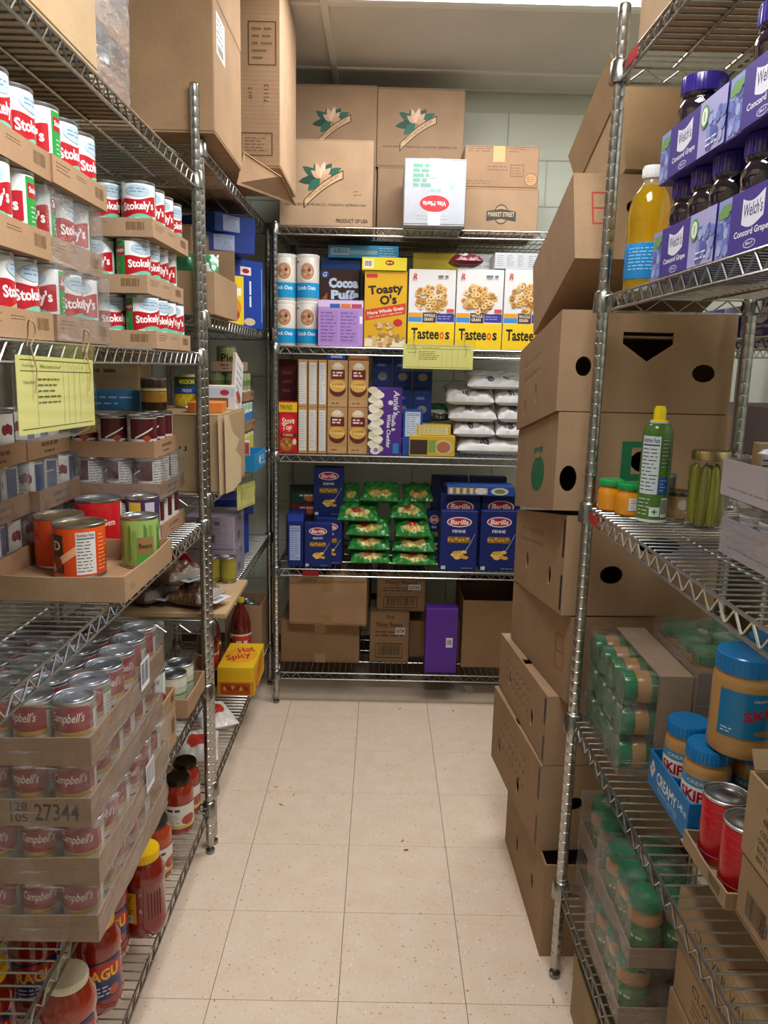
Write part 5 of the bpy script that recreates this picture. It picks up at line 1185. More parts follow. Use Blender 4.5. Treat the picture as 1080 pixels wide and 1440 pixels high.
put(pbox(.2, .2, .189, '2c2220', None), 'dinner_box', (-.325, Y + .29, z), 'dark box at the back below two flat boxes', 'box')
def nbag(seed):
    def f(u, v, t):
        if not t: return '1d6a2e'
        e = (u - .5) ** 2 / .09 + (v - .24) ** 2 / .035
        if (u - .46) ** 2 / .016 + (v - .36) ** 2 / .007 < 1: return 'b8241e'
        if e < 1: return ['c8b05c', 'b89a44', 'd8c474'][int(abs(math.sin(u * 71 + seed) * 2 + math.cos(v * 63 + u * 40) * 2)) % 3]
        return '2a7d33' if (u + v * .6) % .37 > .06 else '3f9a48'
    return f
bags = [((550, 615), 0, .050, -.01), ((490, 549), 0, .052, .0), ((552, 614), .056, .054, .0), ((488, 549), .058, .054, .01), ((553, 606), .116, .066, .01), ((486, 550), .118, .054, .02), ((472, 532), .182, .052, .03), ((545, 600), .196, .052, .04), ((505, 562), .262, .06, .06), ((478, 503), .25, .05, .12), ((565, 610), .256, .05, .12)]
nbl = ['resting on the wires beside the penne box', 'resting on the wires beside the elbow box', 'second layer beside the penne box', 'second layer beside the elbow box', 'third layer beside the penne box', 'third layer beside the elbow box', 'upper layer leaning to the elbow boxes', 'upper layer behind the penne box', 'topmost of the pile showing its red logo', 'dark, high at the back of the pile', 'dark, high behind the pasta boxes']
for i, ((a, b_), dz, hh, dy) in enumerate(bags):
    cx, w_, _ = fit_px(a, b_, 760, z, Y); sp = Proto(); sp.part('bag', bagmesh(w_ * .97, .15, hh * .80, nbag(i), 'bag', seed=60 + i, wr=.005, nu=40, nv=28, pw=4.5))
    q = D(); q.step = 9; q.text('Egg Noodles', 0, 0, .05, .012, 'f0e6d0')
    put(sp, 'noodle_bag', (cx, Y + .085 + dy, z + dz + .030), 'green egg noodle bag %s' % nbl[i], 'bag', 'green noodle bags', rz=.09 * math.sin(i * 2.1), rx=.38)
sg = Proto(); sg.part('body', MB().box(-.035, .035, -.001, .001, 0, .022, '8a1420')); put(sg, 'shelf_tag', (AY(437, 803, 3.228).x, 3.2275, z - .030), 'small dark red tag on the pasta shelf rail', 'tag')

# ---- bottom shelf: cartons
z = BK[4]; Y = 3.27
CD_ = '9c7446'
cx, w_, h_ = fit_px(394, 505, 874, z, Y + .06)
put(carton(w_, .34, h_, CD_, None, tapecol='a08258', seam='y'), 'shipping_carton', (cx, Y + .25, z), 'brown taped carton on the bottom shelf under another carton', 'carton')
cx, w2, h2 = fit_px(408, 518, 813, z + h_, Y - .01)
put(carton(w2, .36, h2, 'a87e4e', None, tapecol='8f6e40', seam='y'), 'shipping_carton', (cx, Y + .19, z + h_ + .003), 'brown taped carton stacked skewed on the taped carton below', 'carton', rz=-.05)
def navyb(d, w, h):
    ink = '3f2c18'; d.text('Dry', w * .02, h * .9, w * .2, h * .09, ink); d.text('Navy Beans', 0, h * .74, w * .66, h * .13, ink); d.para(-w * .36, w * .4, h * .5, h * .64, 2, ink, .4); d.rect(w * .15, w * .4, h * .56, h * .70, 'b8b4ac'); d.text('16734', w * .275, h * .63, w * .2, h * .08, '2a2a2a')
    for a, b_, c_, e_ in ((-.36, .34, .08, .1), (-.36, .34, .36, .38), (-.36, -.345, .08, .38), (.325, .34, .08, .38)): d.rect(w * a, w * b_, h * c_, h * e_, ink)
    d.bars(-w * .34, w * .32, h * .09, h * .37, None, ink, 18)
cx, w_, h_ = fit_px(520, 575, 861, z, Y + .10)
put(carton(w_, .3, h_, '8f6a40', {'front': navyb}, tape=None), 'bean_carton', (cx, Y + .25, z), 'dry navy beans carton standing on the bottom shelf wires', 'carton', 'dry navy beans cartons')
cx2, w2, h2 = fit_px(530, 598, 806, z + h_, Y + .12)
put(carton(w2, .3, h2, '8f6a40', {'front': navyb}, tape=None), 'bean_carton', (cx2, Y + .27, z + h_ + .001), 'dry navy beans carton stacked on another carton', 'carton', 'dry navy beans cartons')
cx3, w3, h3 = fit_px(575, 648, 875, z, Y + .17)
put(carton(w3, .25, h3, '8a663c', None, tape=None), 'shipping_carton', (cx3, Y + .30, z), 'plain brown carton behind the purple box', 'carton')
def purp(d, w, h): d.rect(w * .15, w * .36, h * .40, h * .55, 'd4d0d8'); d.bars(w * .17, w * .34, h * .42, h * .53, None, '444444', 10); d.para(-w * .45, w * .45, h * .6, h * .98, 3, '5a2c90', .1)
_, cx, w_, h_ = put_px(lambda w, d, h: pbox(w, d, h, '562a8c', {'front': purp}), 'purple_box', 598, 643, 856, z, Y - .015, .08, 'tall purple box with a small white sticker on the bottom shelf', 'box')
cx, w_, h_ = fit_px(650, 745, 846, z, Y + .05)
put(open_carton(w_, .34, h_, CD_, None, ((0, 1, 30), (1, 0, 60)), fl=.1), 'shipping_carton', (cx, Y + .23, z), 'large open brown carton beside the tall purple box', 'carton')
# ================================================================== PRODUCE CARTONS ON THE FLOOR
KB = 'a9835a'
def vents(w, h, rows, n, x0, x1, y0, dy):
    return [(w * (x0 + (x1 - x0) * i / (n - 1)), h * (y0 + dy * r), .0062, .0095) for r in range(rows) for i in range(n)]
def redmark(d, w, h):
    for a, b_, c_, e_ in ((.30, .42, .30, .312), (.30, .42, .50, .512), (.30, .42, .70, .712), (.30, .306, .30, .712), (.414, .42, .30, .712)): d.rect(w * a, w * b_, h * c_, h * e_, 'b0382c')
def slots(d, w, h):
    d.rect(w * .458, w * .488, h * .05, h * .40, '2e2620'); d.rect(w * .458, w * .488, h * .58, h * .95, '2e2620')  # flat dark bars, painting the shade inside open slots
W_, D__ = .39, .50
yn = 1.752
specs = [  # x left, base z, height, base tilt, top tilt, near holes, side holes, prints, label
    (.437, .0, .262, 0, 0, [], [(-.08, .10, .016, .026), (.12, .12, .016, .026)] , None, 'brown produce carton standing on the floor, bottom of the tall stack'),
    (.424, .264, .238, 0, 0, [(-.1, .13, .02, .018)], vents(.5, .238, 3, 8, -.3, .2, .4, .16) + [(.05, .07, .016, .026), (-.16, .08, .014, .024)], {'left': slots}, 'brown vent-holed produce carton resting on the bottom carton'),
    (.428, .504, .186, 0, 1.5, [], vents(.5, .186, 3, 7, -.3, .15, .35, .17) + [(.12, .07, .014, .024), (-.12, .08, .014, .024)], {'left': slots}, 'vent-holed produce carton third from the floor'),
    (.462, .694, .218, 1.5, 6, [], [], {'left': redmark}, 'plain produce carton with a red printed rectangle, fourth from the floor'),
    (.435, .916, .242, 6, 9, [(-.08, .10, .028, .022), (.03, .17, .05, .02)], vents(.5, .243, 2, 12, -.34, .1, .62, .14) + [(-.1, .09, .015, .026), (.13, .08, .015, .026)], {'left': slots}, 'produce carton with two rows of vent slots, below the green fruit print'),
]
def corner(x, y, a, w=W_, d=D__):       # centre of a box whose near aisle-side corner is at (x, y), turned by a
    return Vector((x + w / 2 * math.cos(a) - d / 2 * math.sin(a), y + w / 2 * math.sin(a) + d / 2 * math.cos(a), 0))
for i, (x, z, h, tb, tt, nh, sh, pr, lab) in enumerate(specs):
    a = math.radians((1.2, 5.5, 4.5, 6, 3)[i])
    put(produce_box(W_, D__, h, tb, tt, nh, sh, pr, KB, open_top=(i == 0)), 'produce_carton', corner(x, (1.745, 1.80, 1.80, 1.755, 1.755)[i], a) + Vector((0, 0, z)), lab, 'carton', 'stacked produce cartons', rz=a)
GR = '1f6a44'
def fruit(d, w, h):
    d.ell(w * .10, h * .40, w * .16, h * .2, GR, 18); d.rect(-w * .02, w * .2, h * .64, h * .70, GR); d.rect(w * .06, w * .12, h * .58, h * .65, 'a9835a')
def greenrect(d, w, h):
    x, y = w * .02, h * .52
    for a, b_, c_, e_ in ((-.14, .14, .14, .20), (-.14, .14, -.20, -.13), (-.14, -.08, -.2, .2), (.09, .14, -.2, .2)): d.rect(x + w * a, x + w * b_, y + h * c_, y + h * e_, GR)
put(produce_box(W_, D__, .226, 9, 9.5, [(.008, .226 * .52, .034, .026), (-.165, .075, .02, .03)], [], {'left': fruit, 'front': greenrect}, 'a8835b'), 'produce_carton', (.400 + W_ / 2, yn + .25, 1.170), 'produce carton with a green fruit print and a green framed hand hole', 'carton', 'stacked produce cartons')
put(produce_box(W_, D__, .222, 9.5, 9.5, [(.0, .145, -.056, .032), (.13, .09, .026, .02), (-.14, .10, .018, .022)], vents(.5, .226, 2, 9, -.32, .08, .55, .17) + [(.0, .07, .013, .028), (-.14, .05, .013, .024)], None, KB), 'produce_carton', (.393 + W_ / 2, yn + .252, 1.398), 'vent-holed produce carton with a triangular hand hole, atop the green fruit print', 'carton', 'stacked produce cartons')
t8 = math.radians(19)
put(produce_box(W_, .45, .20, 0, 0, [(-.06, .12, .02, .02)], [], {'front': lambda d, w, h: [d.rect(w * a, w * b_, h * c_, h * e_, 'b0382c') for a, b_, c_, e_ in ((-.4, -.28, .40, .42), (-.4, -.28, .58, .6), (-.4, -.28, .76, .78), (-.4, -.39, .4, .78), (-.29, -.28, .4, .78))]}, 'b08a60'), 'produce_carton', (.412 + W_ / 2, 1.757 + .205, 1.728 - .225 * math.sin(t8) + .0), 'steeply tilted produce carton on top of the stack', 'carton', 'stacked produce cartons', rx=-t8)
put(open_carton(.34, .40, .20, 'b6905f', None, ((-1, 0, 105), (0, 1, 100)), fl=.09), 'shipping_carton', (.525 + .17, 1.80 + .2, 1.862), 'open tan carton lying tilted on the topmost produce carton', 'carton', rx=-t8)

# ================================================================== RIGHT NEAR UNIT
z = R1[0]
put(carton(.30, .62, .30, 'c09a6c', {'left': lambda d, w, h: (d.para(-w * .4, w * .3, h * .5, h * .9, 3, '6a4c2c', .5)), 'front': marks()}, tape=None), 'shipping_carton', (.622, 1.30, z), 'tan carton on the top shelf above the grape jelly', 'carton')
tg = Proto(); tg.part('body', MB().bbox(-.001, .001, -.03, .03, 0, .022, 'b81c2c', 'gloss', .0004)); put(tg, 'shelf_tag', (.456, 1.585, z - .030), 'red plastic tag clipped to the top shelf rail', 'tag', 'red shelf tags')
put(tg, 'shelf_tag', (.456, 1.615, R1[2] - .030), 'red plastic tag clipped to the rail below the spray can', 'tag', 'red shelf tags')
z = R1[1]
# cooking oil
def oil_extra(p): pass
oil = Proto()
oil.part('body', MB().lathe([(.036, 0), (.041, .004), (.0415, .06), (.0405, .075), (.0405, .12), (.042, .128), (.041, .150), (.034, .180), (.023, .198), (.0165, .206), (.0165, .214)], 28, ['f0c428'] * 8 + ['e4dcc0'] * 3, 'liquid'))
mb = MB().lathe([(.0418, .022), (.0421, .023), (.0421, .088), (.0418, .089)], 28, '1f83c4', 'gloss', top=False, bottom=False); q = D(); q.para(-.03, .035, .015, .06, 7, 'a8d4ee', .3); q.onto(mb, cyl_fn(.0421, .022), 'gloss'); oil.part('label', mb)
mb = MB().lathe([(.0185, .212), (.0195, .214), (.0195, .232), (.018, .235)], 24, 'eeeeec', 'gloss')
for k in range(30): a = 2 * PI * k / 30; mb.tube([(.0196 * math.cos(a), .0196 * math.sin(a), .216), (.0196 * math.cos(a), .0196 * math.sin(a), .230)], .0007, 4, 'eeeeec', 'gloss')
oil.part('cap', mb)
put(oil, 'oil_bottle', (.517, 1.595, z), 'clear bottle of golden cooking oil with a blue label and white cap', 'bottle', 'cooking oil bottles', rz=-.5)
oil2 = jar([(.033, 0), (.036, .003), (.036, .10), (.033, .12), (.015, .15), (.015, .16)], 'c89a1c', (.017, .158, .176), 'b8242c', (.0362, .02, .09, 'c8a830', None), 24)
put(oil2, 'oil_bottle', (.602, 1.605, z), 'small golden bottle with a red cap behind the oil bottle', 'bottle', 'cooking oil bottles')
# grape jelly
PU = '43348a'
def jelly_side(d, w, h):
    d.rect(-w * .5, -w * .33, .002, h, '8f97d2'); r = random.Random(5)
    def grapes(x0, x1, n, top):
        for i in range(n): d.ell(x0 + (x1 - x0) * r.random(), h * (.12 + top * .9 * r.random()), .0075, .0075, ['6f7cc0', '8792d0', 'a3abdc', '5b66ae'][i % 4], 9)
    grapes(-w * .47, -w * .36, 30, .7)
    for i in range(4): d.ell(-w * .45 + w * .03 * i, h * (.75 + .08 * (i % 2)), .010, .006, '6f9a5c', 8)
    d.rect(-w * .33, w * .14, .002, h, PU); d.band(-w * .20, w * .03, lambda u: h * .46 + .006 * math.sin(u * 60), lambda u: h * .86 + .006 * math.sin(u * 60), 'dfe0ee')
    d.text("Welch's", -w * .085, h * .66, w * .2, h * .22, '2c2466', bold=.01); d.text('Concord Grape', -w * .09, h * .30, w * .36, h * .14, 'eceaf4', bold=.02); d.ell(-w * .09, h * .12, w * .065, h * .07, 'cfcbe6'); d.ell(-w * .09, h * .12, w * .058, h * .055, PU); d.text('JELLY', -w * .09, h * .12, w * .08, h * .05, 'eceaf4')
    d.rect(w * .14, w * .5, .002, h, 'a9a6d6'); grapes(w * .28, w * .48, 34, .6); d.ell(w * .22, h * .7, w * .055, h * .2, '4f9a4a'); d.ell(w * .22, h * .7, w * .042, h * .155, 'e4ecd8'); d.text('1', w * .22, h * .7, h=h * .16, col='2c5a34'); d.para(w * .26, w * .46, h * .1, h * .3, 2, 'e4e4f4', .35)
jt = tray(.170, .262, .080, PU, {'left': jelly_side, 'front': lambda d, w, h: (d.text("Welch's", 0, h * .6, w * .4, h * .3, 'dfe0ee')), 'right': jelly_side}, mat='print')
def jelly_lab(d, r, h):
    d.rect(-.05, .05, .0, h, '2a1a3a'); d.rect(-.045, .012, h * .2, h * .45, '8a2a80'); d.text('GRAPE', -.016, h * .33, .04, .009, 'e4d8ec'); d.rect(-.045, .02, h * .5, h * .92, 'cfd0e4'); d.text("Welch's", -.012, h * .71, .05, .018, '2c2466')
    for i in range(10): d.ell(.025 + .012 * math.cos(i * 2), h * (.3 + .05 * i), .008, .008, ['b8b8cc', '8a86a8'][i % 2], 8)
jj = jar([(.034, 0), (.038, .004), (.0385, .012), (.037, .018), (.037, .088), (.0385, .096), (.038, .108), (.032, .118), (.0345, .122), (.0345, .126)], '170b1c', (.0355, .125, .153), '33257c', (.0372, .022, .086, None, jelly_lab), 28)
for k in range(2):
    for c, yc in enumerate((1.284, 1.018, .752)):
        zz = z + k * .159
        put(jt, 'jelly_tray', (.470 + .085, yc, zz), 'purple grape jelly tray, %s layer, %s' % (('lower', 'upper')[k], ('beside the oil bottle', 'one tray in from the oil bottle', 'two trays in from the oil bottle')[c]), 'tray', 'grape jelly trays')
        for i in range(2):
            for j in range(3):
                if k == 1 and c == 0 and (j != 2): continue
                if c == 2 and k == 0 and i: continue
                put(jj, 'jelly_jar', (.515 + .0805 * i, yc + (j - 1) * .0815, zz + .004), 'dark grape jelly jar in the %s tray %s' % (('lower', 'upper')[k], ('beside the oil bottle', 'one in from the oil bottle', 'two in from the oil bottle')[c]), 'jar', 'grape jelly jars', rz=-.75 + .3 * rnd.uniform(-1, 1))
# ---- third shelf
z = R1[2]
baby = jar([(.025, 0), (.0285, .003), (.0285, .034), (.0275, .042), (.0225, .050), (.0225, .054)], 'd68a14', (.0265, .053, .066), '1f9a52', (.0287, .012, .038, None, lambda d, r, h: (d.rect(.004, .05, 0, h, 'd8d4cc'), d.para(.008, .04, h * .1, h * .9, 4, '7a7a74', .35))), 24)
put(baby, 'mustard_jar', (.498, 1.642, z), 'small green-lidded orange jar beside the shelf post', 'jar', 'small orange jars', rz=.2)
put(baby, 'mustard_jar', (.522, 1.590, z), 'small green-lidded orange jar touching the spray can', 'jar', 'small orange jars', rz=-.5)
def spray_lab(d, r, h):
    d.nutri(-.034, .004, h * .30, h * .97, 'ccd6dc', '333a3c', 12); d.rect(.006, .03, h * .62, h * .95, '46643a'); d.para(.008, .028, h * .6, h * .95, 8, '8fa482', .3); d.rect(.006, .026, h * .31, h * .5, '2c56a0'); d.para(.008, .024, h * .33, h * .48, 4, '9ab0dc', .3)
    d.para(-.034, -.006, h * .04, h * .26, 5, 'c8d4c0', .3); d.rect(-.008, .012, h * .04, h * .15, 'd4dcd4'); d.text('+', .002, h * .095, h=h * .06, col='2c4a24'); d.bars(.014, .030, h * .03, h * .26, 'd4dcd4')
sp = Proto(); sp.part('body', MB().lathe([(.029, 0), (.0305, .001), (.0305, .004), (.0295, .006), (.0295, .176), (.027, .186), (.021, .194), (.015, .197)], 30, ['c8ccc4', 'c8ccc4', 'c8ccc4'] + ['476a2c'] * 4, 'gloss'))
mb = MB(); q = D(); spray_lab(q, .0295, .17); q.onto(mb, cyl_fn(.0296, .006), 'gloss'); sp.part('label', mb)
sp.part('cap', MB().lathe([(.0175, .194), (.0175, .200), (.0120, .202), (.0115, .222), (.009, .228), (.006, .229)], 24, ['d8d8d0'] + ['f2d600'] * 4, 'gloss'))
put(sp, 'spray_can', (.547, 1.526, z), 'green cooking spray can with a yellow nozzle cap', 'can', rz=-.25)
put(jar([(.027, 0), (.029, .002), (.029, .046), (.027, .048)], 'b08c5c', (.0295, .046, .054), '6a6660', (.0292, .006, .044, 'b8986a', lambda d, r, h: (d.ell(.01, h * .6, .010, .010, 'd8d0c0'), d.para(-.03, -.005, h * .2, h * .8, 4, 'c8b48c', .4))), 24, mat='print', lidmat='tin'), 'snack_canister', (.618, 1.575, z), 'short tan canister between the spray can and the pickles', 'canister', rz=-.4)
put(can(.031, .04, '7a7468', None, 24, '6a6c6c'), 'tuna_can', (.602, 1.640, z), 'low dark tin behind the tan canister', 'can', 'low dark tins')
put(can(.031, .04, '55504a', None, 24, '7c7e7e'), 'tuna_can', (.602, 1.640, z + .0405), 'low dark tin stacked on another behind the tan canister', 'can', 'low dark tins')
put(jar([(.02, 0), (.022, .002), (.022, .07), (.012, .085), (.012, .09)], '28406a', (.0135, .088, .10), 'c9ccd0', None, 18), 'seasoning_bottle', (.700, 1.615, z), 'small blue bottle behind the pickle jar', 'bottle')
# pickles
pj = Proto(); mb = MB()
pj.part('jar_glass', MB().lathe([(.033, 0), (.0375, .003), (.0375, .118), (.035, .127), (.033, .131), (.033, .136)], 28, 'd8dcc0', 'clear', top=False))
pr_ = [(.004, .004), (.0105, .012), (.0115, .04), (.0110, .09), (.0085, .112), (.003, .12)]
for k in range(8):
    a = 2 * PI * k / 8; R_ = .0245
    m_ = MB().lathe(pr_, 10, ['8f8a1a', '7d7c16', '9a941f', '868418'][k % 4], 'glassy'); pj.part('pickle', m_, -1, None, None, (R_ * math.cos(a), R_ * math.sin(a), .002), (.05 * math.sin(a), -.03 * math.cos(a), k))
pj.part('pickle', MB().lathe(pr_, 10, '7d7c16', 'glassy'), -1, None, None, (0, 0, .002))
pj.part('lid', MB().lathe([(.0345, .132), (.0355, .133), (.0355, .146), (.034, .149), (.028, .1485), (.001, .1485)], 28, 'b8a878', 'tin'))
put(pj, 'pickle_jar', (.632, 1.470, z), 'glass jar of whole green pickles with a gold lid', 'jar')
# pale trays of cups
LV = 'b4a8ae'
lt = tray(.20, .31, .060, LV, {'left': lambda d, w, h: (d.para(-w * .4, w * .2, h * .2, h * .3, 1, '8a7c84', .4))}, film=.094, seed=71, mat='print')
lt2 = tray(.20, .31, .060, LV, {'left': lambda d, w, h: (d.para(-w * .4, w * .2, h * .2, h * .3, 1, '8a7c84', .4))}, mat='print')
cup = jar([(.026, 0), (.028, .002), (.0300, .06), (.0300, .066)], 'c8ccd0', (.0312, .064, .069), 'd4d0d4', (.0302, .03, .062, None, lambda d, r, h: (d.rect(-.03, .03, 0, h, '8a94bc'), d.rect(-.02, .02, h * .5, h * .9, 'd8d4dc'), d.para(-.015, .015, h * .6, h * .8, 1, '6a2c4a', .8))), 22, mat='gloss')
for k in range(2):
    put(lt if k == 0 else lt2, 'cup_tray', (.572 + .101, 1.285 - .156 - .018 * (1 - k) + (.0), z + k * .0955), 'pale tray of pudding cups, %s of two beyond the pickles' % ('lower', 'upper')[k], 'tray', 'pale cup trays')
    if k == 0:
        for i in range(3):
            for j in range(4): put(cup, 'pudding_cup', (.609 + .064 * i, 1.013 + .066 * j, z + .004), 'small white and blue pudding cup in the lower pale tray', 'cup', 'pudding cups', rz=-.9)
mb = MB()
put(pbox(.055, .03, .085, 'c8ab84', {'front': lambda d, w, h: (d.nutri(-w * .4, w * .35, h * .3, h * .95, 'c8c4b8', '333333', 5)), 'left': fill('b8975c')}), 'snack_box', (.640, 1.255, z + .0955 + .004), 'small tan box with a nutrition panel in the upper pale tray', 'box', rz=-.15)
put(jar([(.026, 0), (.028, .003), (.028, .07), (.026, .075)], '1a1516', (.0285, .073, .098), '151213', None, 22), 'dark_bottle', (.705, 1.235, z + .0995), 'dark bottle with a black cap in the upper pale tray', 'bottle')
vb = Proto(); vb.part('bag', bagmesh(.15, .17, .05, lambda u, v, t: 'd4d8e4' if u < .07 or (int(u * 9 + v * 6) % 5 == 0) else ('2f86cc' if v > .55 else '5a4a9c'), seed=77, wr=.007))
put(vb, 'snack_bag', (.650, 1.075, z + .157), 'blue and purple shiny bag lying on the pale trays', 'bag', rz=.5)

# ---- fourth shelf: peanut butter
z = R1[3]
TAN = 'b1854f'
def jif_lab(d, r, h):
    d.rect(-.06, .06, 0, h, '2c6e34'); d.ell(.0, h * .5, .022, h * .3, '3f8a3c'); d.para(-.017, .017, h * .48, h * .62, 1, 'e4ecd8', .8); d.ell(.035, h * .25, .008, .008, 'c83434'); d.rect(-.1, -.055, h * .05, h * .95, 'd0d4d0'); d.para(-.098, -.058, h * .1, h * .9, 7, '6a6e6a', .35)
pbj = jar([(.0295, 0), (.0328, .003), (.0328, .075), (.0318, .088), (.0295, .094), (.0295, .098)], TAN, (.0318, .097, .122), '1f7a4c', (.0330, .012, .070, None, jif_lab), 26, mat='gloss')
# pack on its side: lids towards the aisle
pk = tray(.146, .288, .208, 'a38a72', None, t=.004)
pack = Proto(); mb = MB(); X0, X1 = .602, .668
c_ = 'a1866c'
mb.box(.062, .066, -.144, .144, 0, .212, c_, 'card').box(.0, .062, -.144, .144, .208, .212, c_, 'card').box(.0, .062, -.144, -.140, 0, .208, c_, 'card').box(.0, .062, .140, .144, 0, .208, c_, 'card')
pack.part('body', mb)
fm = MB(); r_ = random.Random(9); vs = []; fs = []; NV_ = 16
fy = [-.1445 + .289 * i / 24 for i in range(25)]
def bulge(y): return .004 * abs(math.sin((y + .1445) / .0722 * PI))
def fz(zz): return .0035 * abs(math.sin(zz / .0693 * PI))
n_ = 0; rows_ = [.0 + .2125 * i / 18 for i in range(19)]
for zz in rows_:
    for y in fy: vs.append((-.0665 - .0015 * r_.random() - bulge(y) * .3, y, zz))
for i in range(18):
    for j in range(24): fs.append((i * 25 + j, i * 25 + j + 1, (i + 1) * 25 + j + 1, (i + 1) * 25 + j))
o_ = len(vs)
for i in range(9):
    for y in fy: vs.append((-.0665 + .067 * i / 8, y, .2128 + .001 * r_.random()))
for i in range(8):
    for j in range(24): fs.append((o_ + i * 25 + j, o_ + i * 25 + j + 1, o_ + (i + 1) * 25 + j + 1, o_ + (i + 1) * 25 + j))
o_ = len(vs)
for i in range(9):
    for zz in rows_: vs.append((-.0665 + .067 * i / 8, -.1455 - .001 * r_.random(), zz))
for i in range(8):
    for j in range(18): fs.append((o_ + i * 19 + j, o_ + i * 19 + j + 1, o_ + (i + 1) * 19 + j + 1, o_ + (i + 1) * 19 + j))
fm.add(vs, fs, 'ffffff', 'film', True); pack.part('plastic_wrap', fm)
put(pack, 'jar_pack', (.553, 1.560, z), 'film-wrapped tray of green-lidded peanut butter turned on its side', 'tray')
for r_i in range(3):
    for j in range(4):
        put(pbj, 'peanut_butter_jar', (.553 + .060, 1.560 + (j - 1.5) * .0692, z + .0348 + r_i * .0693), 'green-lidded peanut butter jar lying sideways in the film-wrapped pack', 'jar', 'sideways peanut butter jars', ry=-PI / 2, rz=0)
# upright tray further in
ut = tray(.147, .25, .095, 'a38a72', None, film=.1275, seed=81)
put(ut, 'jar_tray', (.695, 1.527, z + .131), 'upper film tray of upright green-lidded jars at the back of the shelf', 'tray', 'upright jar trays')
put(tray(.147, .25, .130, 'a0846a', None), 'jar_tray', (.695, 1.527, z), 'lower tray supporting the upright green-lidded jars', 'tray', 'upright jar trays')
for i in range(2):
    for j in range(3): put(pbj, 'peanut_butter_jar', (.661 + .0685 * i, 1.527 + (j - 1) * .078, z + .135), 'green-lidded peanut butter jar standing in the upper film tray', 'jar', 'upright peanut butter jars', rz=-.6)
# blue-lidded jars
def skip_lab(d, r, h):
    k = r / .04; d.rect(-.055 * k, .045 * k, 0, h, '1b74a8'); d.poly([(-.02 * k, h * .3), (.045 * k, h * .42), (.045 * k, h * .88), (-.032 * k, h * .66)], 'e6e0d4'); d.text('SKIPPY', .010 * k, h * .60, .068 * k, h * .22, 'b8202c', rot=.22, bold=.04)
    d.para(-.05 * k, -.03 * k, h * .06, h * .2, 2, 'd0e4f0', .4); d.ell(.01 * k, h * .14, .02 * k, h * .07, 'a0703c'); d.text('PEANUT BUTTER', .012 * k, h * .88, .05 * k, h * .05, 'd8c48c', rot=.1)
def skip_lab2(d, r, h):
    d.rect(-.06, .06, 0, h, '2a86bc'); d.rect(-.06, .06, h * .42, h * .8, 'e8e4dc'); d.text('SKIPPY', 0, h * .60, .078, h * .26, 'b8202c', bold=.04); d.ell(.018, h * .32, .016, h * .16, '1d4f94'); d.ell(-.014, h * .1, .016, h * .09, '9a6238'); d.text('CREAMY', 0, h * .9, .05, h * .08, 'd8c48c')
BLU = '1274b4'
sk = jar([(.036, 0), (.0395, .004), (.040, .012), (.040, .108), (.038, .118), (.0355, .122), (.0355, .128)], TAN, (.0378, .127, .152), BLU, (.0402, .016, .100, None, skip_lab2), 28, mat='gloss')
skb = jar([(.048, 0), (.053, .004), (.0545, .012), (.0545, .018), (.0535, .024), (.0535, .128), (.0525, .136), (.049, .142), (.049, .146)], TAN, (.0515, .145, .176), BLU, (.0538, .040, .120, None, skip_lab), 34, mat='gloss')
def creamy(d, w, h):
    d.text('CREAMY', -w * .02, h * .52, w * .5, h * .34, 'dfeaf2', bold=.02); d.text('PEANUT BUTTER', w * .02, h * .22, w * .5, h * .16, '7cb8dc'); d.text('2-48 oz', w * .36, h * .62, w * .2, h * .2, 'cfe2ee'); d.poly([(-w * .46, h * .5), (-w * .39, h * .3), (-w * .32, h * .62), (-w * .39, h * .85)], 'd8dce0'); d.text('SK', -w * .39, h * .58, w * .08, h * .16, 'b8202c')
put(tray(.18, .195, .070, '1772b0', {'left': creamy, 'front': lambda d, w, h: d.text('SKIPPY', 0, h * .5, w * .4, h * .3, 'e4e4e4')}, mat='print'), 'jar_tray', (.540 + .09, 1.300, z), 'blue display tray lettered creamy holding blue-lidded jars', 'tray')
for i in range(2):
    for j in range(2): put(sk, 'peanut_butter_jar', (.588 + .085 * i, 1.300 + (j - .5) * .092, z + .004), 'blue-lidded peanut butter jar standing in the blue display tray', 'jar', 'blue-lidded jars in the blue tray', rz=-.65)
put(skb, 'peanut_butter_jar', (.632, 1.240, z + .157), 'large blue-lidded peanut butter jar stacked on smaller jars', 'jar', 'large blue-lidded jars', rz=.15)
put(skb, 'peanut_butter_jar', (.717, 1.308, z + .157), 'large blue-lidded jar just behind the front large jar', 'jar', 'large blue-lidded jars', rz=-.3)
# red cans in a low tray, cartons beside them
rt = tray(.166, .165, .028, 'ab8a60', {'left': lambda d, w, h: d.bars(w * .1, w * .4, h * .1, h * .9, None, '5a452c', 20)}, dip=.004)
put(rt, 'cardboard_tray', (.532 + .083, 1.1125, z), 'low kraft tray holding the red cans', 'tray')
redc = can(.0365, .118, 'c01822', lambda d, r, h: (d.rect(.0, .03, .010, h * .34, 'd8ccd0'), d.bars(.002, .028, .012, h * .32, None, '333344', 10), d.rect(-.06, -.02, .010, h * .2, '8a2030'), d.para(-.05, .03, h * .42, h * .9, 4, 'cf3a40', .2), d.rect(-.1, .1, h * .16, h * .17, 'e8a0a0')), 30, 'b8b4ae')
for j in range(2):
    put(redc, 'meat_can', (.577, 1.151 - .0765 * j, z + .004), ['bright red can in the low tray touching the blue display tray', 'bright red can in the low tray beside the printed carton'][j], 'can', 'bright red cans', rz=-.3 - .3 * j)
put(can(.036, .112, '2c3f86', art_simple([(.3, .6, 'd8d8e0')]), 28, '9fa6b0'), 'meat_can', (.653, 1.151, z + .004), 'blue-sided can behind the bright red cans', 'can', rz=.3)
